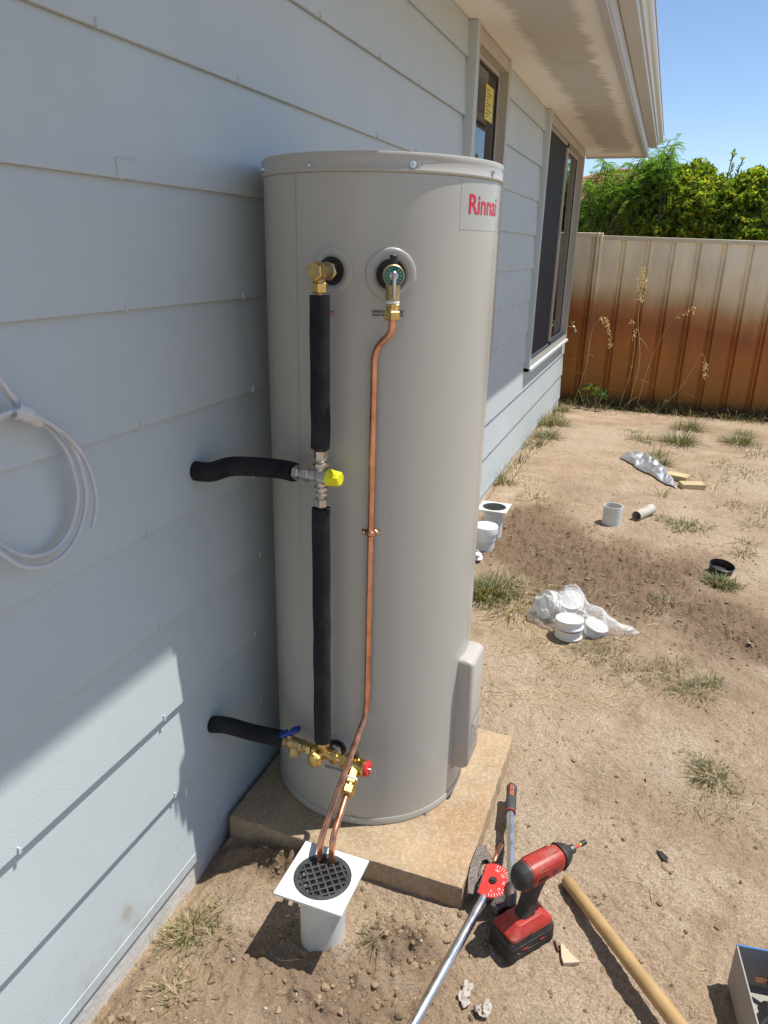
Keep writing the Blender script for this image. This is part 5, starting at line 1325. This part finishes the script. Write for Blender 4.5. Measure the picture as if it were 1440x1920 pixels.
def shrub(name, label, base, lobes, ntips, cols, L=.075, W=.034, nl=8, sprigs=(), group='shrubs behind the fence'):
    th = thing(name, label, 'shrub', base, group); base = np.array(base)
    lv = Leaves(); tw = MB()
    vol = np.array([l[3]*l[4]*l[5] for l in lobes])**.67; pr = vol/vol.sum()
    for i in range(ntips):
        l = lobes[RNG.choice(len(lobes), p=pr)]; d = rdir(); rr = RNG.uniform(.35, 1.0)**.5*RNG.uniform(.9,1.1)
        c = np.array(l[:3])+d*np.array(l[3:6])*rr
        if c[2] < .5: continue
        rosette(lv, c, d, nl, L, W, cols)
        if i % 6 == 0: tw.tube([c-d*.22-[0,0,.10], c], .004, 4)
    for l in lobes:
        c = np.array(l[:3]); tw.tube([base+[0,0,.3], (base+c)/2+rdir()*.12+[0,0,.2], c, c+rdir()*l[5]*.5+[0,0,l[5]*.5]], .02, 6, sub=4, rr=lambda t: .026*(1-t)+.006)
    for (a, b, nleaf, Ls) in sprigs:
        a = np.array(a); b = np.array(b); tw.tube([a, (a+b)/2+rdir()*.02, b], .006, 5)
        for k in range(nleaf):
            t = k/nleaf; q = a+(b-a)*t; ax_ = (b-a)/np.linalg.norm(b-a); d = rdir(); d = d-ax_*np.dot(d, ax_); d /= np.linalg.norm(d)
            lv.leaf(q, d*.8+ax_*.7, ax_, Ls*(1.1-.3*t), Ls*.42, np.array(cols[RNG.integers(len(cols))])*RNG.uniform(.8,1.3))
        rosette(lv, b, (b-a)/np.linalg.norm(b-a), 6, Ls*.9, Ls*.4, cols, .6)
    lv.build('crown', M['leaf'], th)
    m = MB(); m.tube([base-[0,0,.25], base+[.02,0,.2], base+[0,.03,.6]], .05, 8, sub=3); m.build('trunk', M['bark'], th)
    tw.build('branch', M['bark'], th)
    return th
def at(px, py, Y): return on(px, py, 1, Y)
def lobe(px, py, Y, rx, ry, rz): q = at(px, py, Y); return (q[0], q[1], q[2], rx, ry, rz)
Y1 = 10.3
shrub('citrus_shrub', 'dense citrus shrub with glossy yellow green leaves over the fence middle', (at(1265,500,Y1)[0], Y1, -.2),
      [lobe(1262,385,Y1,.34,.40,.42), lobe(1225,400,Y1,.38,.4,.36), lobe(1300,392,Y1-.1,.36,.4,.36), lobe(1285,350,Y1+.2,.26,.3,.22), lobe(1308,348,Y1+.3,.18,.3,.27), lobe(1335,368,Y1+.3,.22,.3,.22), lobe(1250,440,Y1,.5,.5,.4)], 2000, CIT,
      sprigs=[(at(1262,330,Y1), at(1248,292,Y1), 10, .07), (at(1332,360,Y1), at(1326,320,Y1), 9, .06), (at(1290,330,Y1+.1), at(1300,306,Y1+.1), 12, .07), (at(1318,320,Y1+.3), at(1312,304,Y1+.3), 12, .07)]+[(at(1215+i*13, 350, Y1), at(1215+i*13+RNG.normal()*8, 330-RNG.uniform(0,26), Y1), 9, .06) for i in range(9)])
shrub('citrus_shrub', 'lower citrus shrub with two tall leafy shoots next to spiky leaved plant', (at(1395,500,Y1)[0], Y1, -.2),
      [lobe(1365,392,Y1,.36,.4,.34), lobe(1400,380,Y1,.30,.4,.38), lobe(1420,375,Y1+.2,.3,.3,.36), lobe(1435,385,Y1+.1,.34,.4,.42), lobe(1338,412,Y1,.30,.4,.30), lobe(1390,445,Y1,.6,.5,.35)], 1900, CIT,
      sprigs=[(at(1362,365,Y1), at(1374,288,Y1), 26, .065), (at(1352,372,Y1), at(1352,338,Y1), 10, .06), (at(1404,355,Y1), at(1406,322,Y1), 12, .06), (at(1382,330,Y1), at(1392,300,Y1), 8, .055), (at(1432,350,Y1), at(1432,330,Y1), 10, .06)]+[(at(1335+i*12, 375, Y1), at(1335+i*12+RNG.normal()*8, 352-RNG.uniform(0,26), Y1), 9, .055) for i in range(9)])
shrub('dark_shrub', 'dark green leafy bush between feathery tree and citrus behind the fence', (at(1170,500,Y1+.7)[0], Y1+.7, -.2),
      [lobe(1150,405,Y1+.6,.5,.4,.40), lobe(1110,420,Y1+.6,.4,.4,.34), lobe(1195,395,Y1+.6,.4,.4,.40), lobe(1130,445,Y1+.4,.7,.4,.35)], 1300, DKG+[(.10,.14,.03)], L=.06, W=.030)
# feathery tree
fe = thing('feathery_tree', 'feathery fine leaved tree arching over the fence near the eave corner', 'tree', (at(1180,500,Y1+.2)[0], Y1+.2, -.2), 'shrubs behind the fence')
lv = Leaves(); tw = MB(); bb = np.array([at(1180,500,Y1+.2)[0], Y1+.2, -.2])
tips = [(1135,305),(1152,318),(1120,330),(1168,335),(1190,312),(1205,300),(1222,298),(1236,290),(1250,280),(1262,272),(1175,350),(1150,352),(1210,325),(1235,320),(1195,345),(1165,375),(1120,372),(1140,395),(1200,370),(1105,400),(1185,400),(1225,350),(1110,352),(1215,310),(1228,306),(1245,300)]
for (tx, ty) in tips:
    for rep_ in range(3):
        b_ = at(tx+RNG.normal()*7, ty+RNG.normal()*5, Y1+RNG.uniform(-.35,.3)); a_ = b_+np.array([RNG.normal()*.16, RNG.normal()*.12, -.34-RNG.uniform(0,.2)])
        stem = spline([a_, (a_+b_)/2+[RNG.normal()*.04, 0, .05], b_], 5); tw.tube([a_+[RNG.normal()*.1,0,-.3], a_, b_], .005, 4, sub=3)
        for k in range(3, len(stem)):
            for s_ in range(2):
                d = rdir(); d[2] = d[2]*.4+.1; d /= np.linalg.norm(d); q = stem[k]; Lr = RNG.uniform(.12,.20); dr_ = np.array([0,0,-1.])
                for w_ in range(9):
                    t = (w_+1)/9; p_ = q+d*Lr*t+dr_*Lr*.45*t*t; sd_ = np.cross(d, [0,0,1.]); sd_ /= np.linalg.norm(sd_)+1e-9
                    cc = np.array(FRN[RNG.integers(3)])*RNG.uniform(.9,1.7)
                    for e in (-1, 1): lv.leaf(p_, sd_*e+d*.6-[0,0,.25], np.array([0,0,1.]), .032, .011, cc)
lv.build('crown', M['leaf'], fe); tw.build('branch', M['bark'], fe)
m = MB(); m.tube([bb, bb+[.03,0,.8], bb+[0,.05,1.7], bb+[-.1,.05,2.2]], .04, 8, sub=4, rr=lambda t: .045-.03*t); m.tube([bb+[.02,0,1.0], bb+[.3,0,1.7], at(1240,320,Y1)], .02, 6, sub=4, rr=lambda t: .025-.018*t); m.build('trunk', M['bark'], fe)
# spiky plant at the right
sp = thing('spiky_plant', 'spiky strap leaved plant rising over the fence', 'plant', (at(1462,470,9.75)[0], 9.75, -.2))
lv = Leaves(); c0_ = at(1462, 445, 9.75)
for i in range(70):
    d = rdir(); d[2] = abs(d[2])*.9+.15; d[0] -= .25; d /= np.linalg.norm(d); L = RNG.uniform(.28,.48); pts = [c0_+d*L*t-np.array([0,0,.20*L*t*t]) for t in (0,.35,.7,1.)]
    s_ = np.cross(d, [0,0,1.]); s_ /= np.linalg.norm(s_); cc = np.array((.10,.17,.04))*RNG.uniform(.7,1.3)
    for k in range(3): 
        w0 = .016*(1-k/3); w1_ = .016*(1-(k+1)/3)+.001; lv.v.append([pts[k]-s_*w0, pts[k]+s_*w0, pts[k+1]+s_*w1_, pts[k+1]-s_*w1_]); lv.c.append(cc)
lv.build('leaves', M['leaf'], sp); m = MB(); m.tube([(c0_[0], 9.75, -.2), c0_], .05, 8); m.build('trunk', M['bark'], sp)

# ================================================================== weeds and grass
GRN = [(.115,.130,.040),(.14,.145,.05),(.095,.115,.038)]; DRY = [(.42,.34,.18),(.36,.29,.16),(.48,.40,.24),(.30,.24,.13)]
def blade(lv, base, d, L, W, col, bendz=.5, seg=3):
    s_ = np.cross(d, [0,0,1.]); nn = np.linalg.norm(s_); s_ = s_/nn if nn > 1e-6 else np.array([1.,0,0])
    h = np.array([d[0], d[1], 0.]); prev = base
    for k in range(seg):
        t0, t1 = k/seg, (k+1)/seg
        f_ = lambda t: base+d*L*t+h*L*bendz*t*t*.6-np.array([0,0,L*bendz*t*t*.6])
        w0 = W*(1-t0)**.6; w1_ = W*(1-t1)**.6+.0002; a_, b_ = f_(t0), f_(t1)
        lv.v.append([a_-s_*w0, a_+s_*w0, b_+s_*w1_, b_-s_*w1_]); lv.c.append(col)
def tuft(lv, c, n, H, R, dry=.4, W=.0022, spread=.8):
    for i in range(n):
        a = RNG.uniform(0, 6.283); r_ = R*RNG.uniform(0,1.25)**.7*RNG.uniform(.5,1.3); x_, y_ = c[0]+math.cos(a)*r_, c[1]+math.sin(a)*r_
        if x_ < .004 and y_ < 8.7: x_ = .004+RNG.uniform(0,.02)
        b_ = np.array([x_, y_, gz0f(x_, y_)-.004]); d = np.array([math.cos(a)*RNG.uniform(.1,spread), math.sin(a)*RNG.uniform(.1,spread), 1.0])+RNG.normal(size=3)*.22; d[2] = max(d[2], .15); d /= np.linalg.norm(d)
        col = np.array((DRY if RNG.uniform() < dry else GRN)[RNG.integers(3)])*RNG.uniform(.75,1.25)
        blade(lv, b_, d, H*RNG.uniform(.45,1.1), W*RNG.uniform(.7,1.3), col, RNG.uniform(.2,.9))
lv = Leaves()
T_ = [ # px, py, blades, height, radius, dry
 (362,1742,130,.060,.048,.75),(340,1765,70,.045,.06,.8),(395,1760,36,.045,.05,.7),(318,1850,26,.05,.03,.85),(335,1870,18,.05,.03,.9),(420,1700,6,.07,.02,.3),
 (925,1105,220,.13,.11,.5),(960,1140,130,.10,.13,.85),(905,1120,120,.16,.08,.35),(985,1105,60,.10,.10,.9),
 (1100,1215,120,.05,.10,.35),(1140,1235,120,.045,.10,.4),(1180,1260,110,.04,.10,.4),(1225,1265,70,.04,.09,.5),(1265,1250,60,.06,.06,.35),(1300,1295,170,.055,.085,.3),(1330,1280,60,.05,.05,.4),(1245,1285,60,.04,.09,.6),
 (1345,1095,190,.085,.06,.2),(1365,1100,60,.07,.05,.3),(1280,990,150,.06,.11,.25),(1310,985,60,.05,.09,.4),(1245,975,50,.06,.07,.5),(1390,1040,70,.05,.08,.4),(1400,1020,60,.05,.08,.35),(1255,1130,80,.05,.08,.5),(1230,1145,50,.045,.08,.6),
 (1330,1450,120,.055,.06,.5),(1350,1475,80,.05,.07,.7),(1310,1425,30,.04,.05,.8),(1300,1505,30,.04,.08,.9),(1380,1530,30,.05,.08,.9),
 (780,960,1,.02,.01,.5),(905,905,40,.08,.05,.5),(945,905,60,.10,.06,.6),(1000,935,70,.08,.12,.7),(985,905,40,.06,.12,.8),
 (1035,795,260,.20,.12,.28),(1028,820,160,.16,.10,.3),(1050,770,120,.18,.10,.3),(1000,835,80,.14,.10,.4),(1055,745,160,.30,.14,.4),
 (1205,825,140,.09,.14,.25),(1185,810,40,.08,.10,.4),(1275,830,220,.22,.12,.2),(1290,805,200,.22,.12,.25),(1385,830,220,.17,.12,.15),(1395,815,80,.12,.10,.3),(1245,870,60,.18,.05,.2),(1235,855,60,.16,.06,.25),
 (1345,870,70,.06,.18,.6),(1330,905,60,.12,.25,.9),(1400,890,80,.10,.2,.6),(1420,850,60,.12,.15,.4),(1370,950,50,.07,.12,.5),(1430,960,60,.09,.12,.7),(1240,930,20,.16,.04,.5),(1410,985,40,.07,.1,.6),
 (1120,1290,20,.03,.1,.8),(1060,1250,30,.035,.12,.7),(1005,1210,40,.05,.12,.85),(1160,1200,30,.04,.08,.8),
 (700,1760,14,.05,.02,.3),(690,1775,10,.05,.03,.5),(735,1730,6,.05,.01,.4),(960,1560,10,.05,.02,.8),(1130,1690,10,.04,.02,.8)]
for (px, py, n, H, R, dry) in T_: tuft(lv, on_ground(px, py), int(n*(1.9 if py > 1200 else 1.3)), H*(.9 if py > 1200 else 1), R, dry*(.58 if px > 880 else .8), W=.0012 if py > 1200 else .0023, spread=1.5)
# weeds thick along the foot of the fence
for i in range(170):
    x_ = RNG.uniform(-.1, 3.0); y_ = FY-.04-abs(RNG.normal())*.22
    tuft(lv, (x_, y_), int(RNG.uniform(8, 30)), RNG.uniform(.06,.22)*(1+.9*(RNG.uniform() < .18)), .14, .35 if RNG.uniform() < .6 else .85, W=.0030, spread=1.8)
for i in range(300):
    x_ = RNG.uniform(-.05, 3.0); y_ = FY-.03-abs(RNG.normal())*.16; c_ = np.array([(.07,.075,.03),(.12,.10,.05),(.20,.16,.09)][RNG.integers(3)])
    for k in range(int(RNG.uniform(6, 16))):
        b_ = np.array([x_+RNG.normal()*.07, y_+RNG.normal()*.05, 0]); b_[1] = min(b_[1], FY-.03); b_[2] = gz(b_[0], b_[1])-.004; d = rdir()*np.array([1.3,.8,.5]); d[2] = abs(d[2])+RNG.uniform(.2,1.0); d /= np.linalg.norm(d)
        blade(lv, b_, d, RNG.uniform(.10,.44)*RNG.uniform(.5,1.), RNG.uniform(.0018,.0050), c_*RNG.uniform(.6,1.4), RNG.uniform(.3,1.4), 4)
for i in range(16):
    x_ = .05+abs(RNG.normal())*.05; y_ = RNG.uniform(5.0, 8.5); tuft(lv, (x_, y_), 16, RNG.uniform(.05,.18), .06, .45, W=.003)
gr = lv.build('grass', M['grass'], None); tag(gr, 'patchy green and dry grass tufts growing in the sandy yard', 'grass', kind='stuff')
# straw and runners lying about
sm_ = Leaves(); sb = MB()
for i in range(560):
    if i < 180: x_, y_ = RNG.uniform(.3, 2.6), RNG.uniform(1.3, 5.5)
    elif i < 360: q = on_ground(RNG.uniform(880,1180), RNG.uniform(1100,1330)); x_, y_ = q[0], q[1]
    else: q = on_ground(RNG.uniform(1150,1440), RNG.uniform(780,1000)); x_, y_ = q[0], q[1]
    if x_ < .74 and y_ < 2.2: continue
    L = RNG.uniform(.03,.16)*(1.5 if RNG.uniform() < .15 else 1); a = RNG.uniform(0, 6.283); k = RNG.normal()*1.2; pts = []
    for s_ in range(5):
        t = s_/4-.5; xx = x_+math.cos(a+k*t)*L*t; yy = y_+math.sin(a+k*t)*L*t; pts.append(np.array([xx, yy, gz0f(xx, yy)+.0012+.003*RNG.uniform()*(s_ in (1,2,3))]))
    sb.tube(pts, RNG.uniform(.0006,.0012), 4); 
so_ = sb.build('straw', mat('dry straw', (.58,.47,.29), .75, var=.3, vscale=9), None, smooth=60, fix=False); tag(so_, 'dry straw and grass runners scattered over the sand', 'straw', kind='stuff')
# clods and pebbles
def scatter(name, n, region, rmin, rmax, ma, label, cat, pw=2.5, bias=None):
    import bmesh
    bm0 = bmesh.new(); bmesh.ops.create_icosphere(bm0, subdivisions=1 if n > 3000 else 2, radius=1); V0 = np.array([v.co[:] for v in bm0.verts]); F0 = np.array([[v.index for v in f.verts] for f in bm0.faces]); bm0.free()
    VV = []; FF = []; c = 0; tries = 0
    while c < n and tries < n*12:
        tries += 1
        x_, y_ = RNG.uniform(region[0], region[1]), region[2]+(region[3]-region[2])*RNG.uniform()**1.6
        if bias is not None and RNG.uniform() > bias(x_, y_): continue
        if .0 < x_ < .725 and 1.44 < y_ < 2.14: continue
        r_ = rmin+(rmax-rmin)*RNG.uniform()**pw
        P_ = V0*(1+RNG.normal(size=(len(V0),1))*(.22 if len(V0) < 20 else .10))*np.array([1, RNG.uniform(.55,1.3), RNG.uniform(.45,.95)])*r_
        a = RNG.uniform(0, 6.28); R_ = np.array([[math.cos(a),-math.sin(a),0],[math.sin(a),math.cos(a),0],[0,0,1]])
        VV.append(P_@R_.T+[x_, y_, gz0f(x_, y_)+r_*.05]); FF.append(F0+c*len(V0)); c += 1
    me = bpy.data.meshes.new(name); me.from_pydata(np.concatenate(VV).tolist(), [], np.concatenate(FF).tolist()); me.shade_smooth(); me.set_sharp_from_angle(angle=.7)
    return tag(link(name, me, ma), label, cat, kind='stuff')
dmp = lambda x_, y_: .04+.96*damp0(x_, y_)
scatter('soil_clods', 5200, (.02, 2.5, .75, 5.4), .0018, .011, M['clod'], 'loose dark soil clods over the dug ground', 'soil', 6.0, dmp)
scatter('soil_crumbs', 9000, (.02, 2.6, .75, 4.6), .0009, .0075, M['clod'], 'small dark crumbs of soil on the sand', 'soil', 7)
scatter('pebbles', 1500, (.02, 2.4, .75, 4.4), .0012, .0048, M['pebble'], 'pale pebbles and shell grit in the sand', 'pebbles', 3.0)
spoil = lambda x_, y_: min(1.0, float(gauss(x_, y_, .60, 1.31, .10, .07)+gauss(x_, y_, .28, 1.40, .08, .04)+.5*gauss(x_, y_, .62, 1.15, .15, .08)+.5*gauss(x_, y_, .1, .85, .12, .15)))
scatter('spoil_lumps', 800, (.02, .9, .75, 1.46), .0018, .010, M['clod'], 'crumbled lumps of soil heaped around the near drain riser', 'soil', 4.5, spoil)
# ================================================================== tall weeds, garden tap
STRAWM = mat('oat straw', (.50,.41,.24), .7); SEED = M['grass']
def oats(px, py_base, pts, label, seeds, droop, seg):
    Y_ = FY-.30; root = np.array([at(px, 600, Y_)[0], Y_, 0]); root[2] = gz(root[0], root[1])-.01
    th = thing('wild_oat', label, 'weed', root, 'wild oats before the fence')
    P_ = [root]+[at(a, b, Y_) for a, b in pts]; m = MB(); m.tube(P_, .003, 5, sub=5, rr=lambda t: .0034-.0022*t); m.build('stalk', STRAWM, th, smooth=60)
    l_ = Leaves(); C_ = spline(P_, 12); k0 = int(len(C_)*(1-seg))
    for i in range(seeds):
        q = C_[RNG.integers(k0, len(C_))]; d = rdir()*.6+np.array([0,0,-droop]); d /= np.linalg.norm(d); off = rdir()*RNG.uniform(.004,.045); off[2] -= abs(off[2])*.5
        l_.leaf(q+off, d, rdir(), RNG.uniform(.024,.040), .011, np.array((.78,.68,.44))*RNG.uniform(.7,1.2))
    for i in range(5):
        t_ = RNG.uniform(.03,.45); q = C_[int(t_*len(C_))]; d = rdir(); d[2] = abs(d[2])*.5+.4; d /= np.linalg.norm(d)
        blade(l_, q, d, RNG.uniform(.15,.32), .003, np.array((.36,.32,.14))*RNG.uniform(.6,1.2), 1.2, 4)
    tag(l_.build('seed_head', M['grass'], th), kind='stuff')
oats(1198, 760, [(1199,680),(1196,600),(1203,545),(1207,503)], 'tall wild oat with upright golden seed head against the stained fence', 95, .5, .34)
oats(1092, 750, [(1098,690),(1108,630),(1122,598),(1138,600),(1145,645)], 'wild oat with drooping seed head next to house corner', 60, 1.2, .33)
oats(1255, 760, [(1270,735),(1300,690),(1316,664),(1322,680),(1323,708)], 'thin wild oat bending low over weeds with small seed head', 26, 1.2, .22)
oats(1215, 765, [(1212,700),(1232,650),(1262,600),(1300,575)], 'thin leaning wild oat stalk crossing the rusty fence panel', 16, .6, .2)
oats(1180, 770, [(1182,700),(1190,640),(1186,600)], 'short straight wild oat stalk with sparse seeds before fence rust', 14, .6, .3)
wd = thing('leafy_weed', 'bright green leafy weed growing at the foot of house corner', 'weed', on_ground(1118, 765))
l_ = Leaves(); m = MB(); rt_ = on_ground(1118, 768)
for i in range(9):
    d = rdir(); d[2] = abs(d[2])+.8; d /= np.linalg.norm(d); e_ = rt_+d*RNG.uniform(.15,.30); m.tube([rt_, (rt_+e_)/2+rdir()*.01, e_], .003, 5)
    rosette(l_, e_, d, 8, .075, .034, [(.075,.115,.035),(.06,.10,.035),(.11,.14,.055)], .8)
l_.build('leaves', M['leaf'], wd); m.build('stem', M['stem'], wd)
tp = thing('garden_tap', 'brass garden tap on the house wall corner by the window', 'tap', (0, 8.6, .84))
q = np.array([0., 8.61, Wp(1068,606)[2]-.01])
m = MB(); m.tube([q-[.03,0,0], q+[.075,0,0]], .011, 12); m.tube([q+[.06,0,0], q+[.085,0,-.01], q+[.098,0,-.045]], .0125, 12, sub=4); m.hexnut(q+[.097,0,-.042], q+[.103,0,-.066], .017); m.cyl(q+[.062,0,0], q+[.062,0,.045], .010); m.build('body', M['castbrass'], tp, smooth=50)
m = MB(); m.tube([q+[.036,0,.050], q+[.062,0,.046], q+[.088,0,.050]], .006, 8, sub=4); m.build('tap_handle', M['castbrass'], tp, smooth=50)
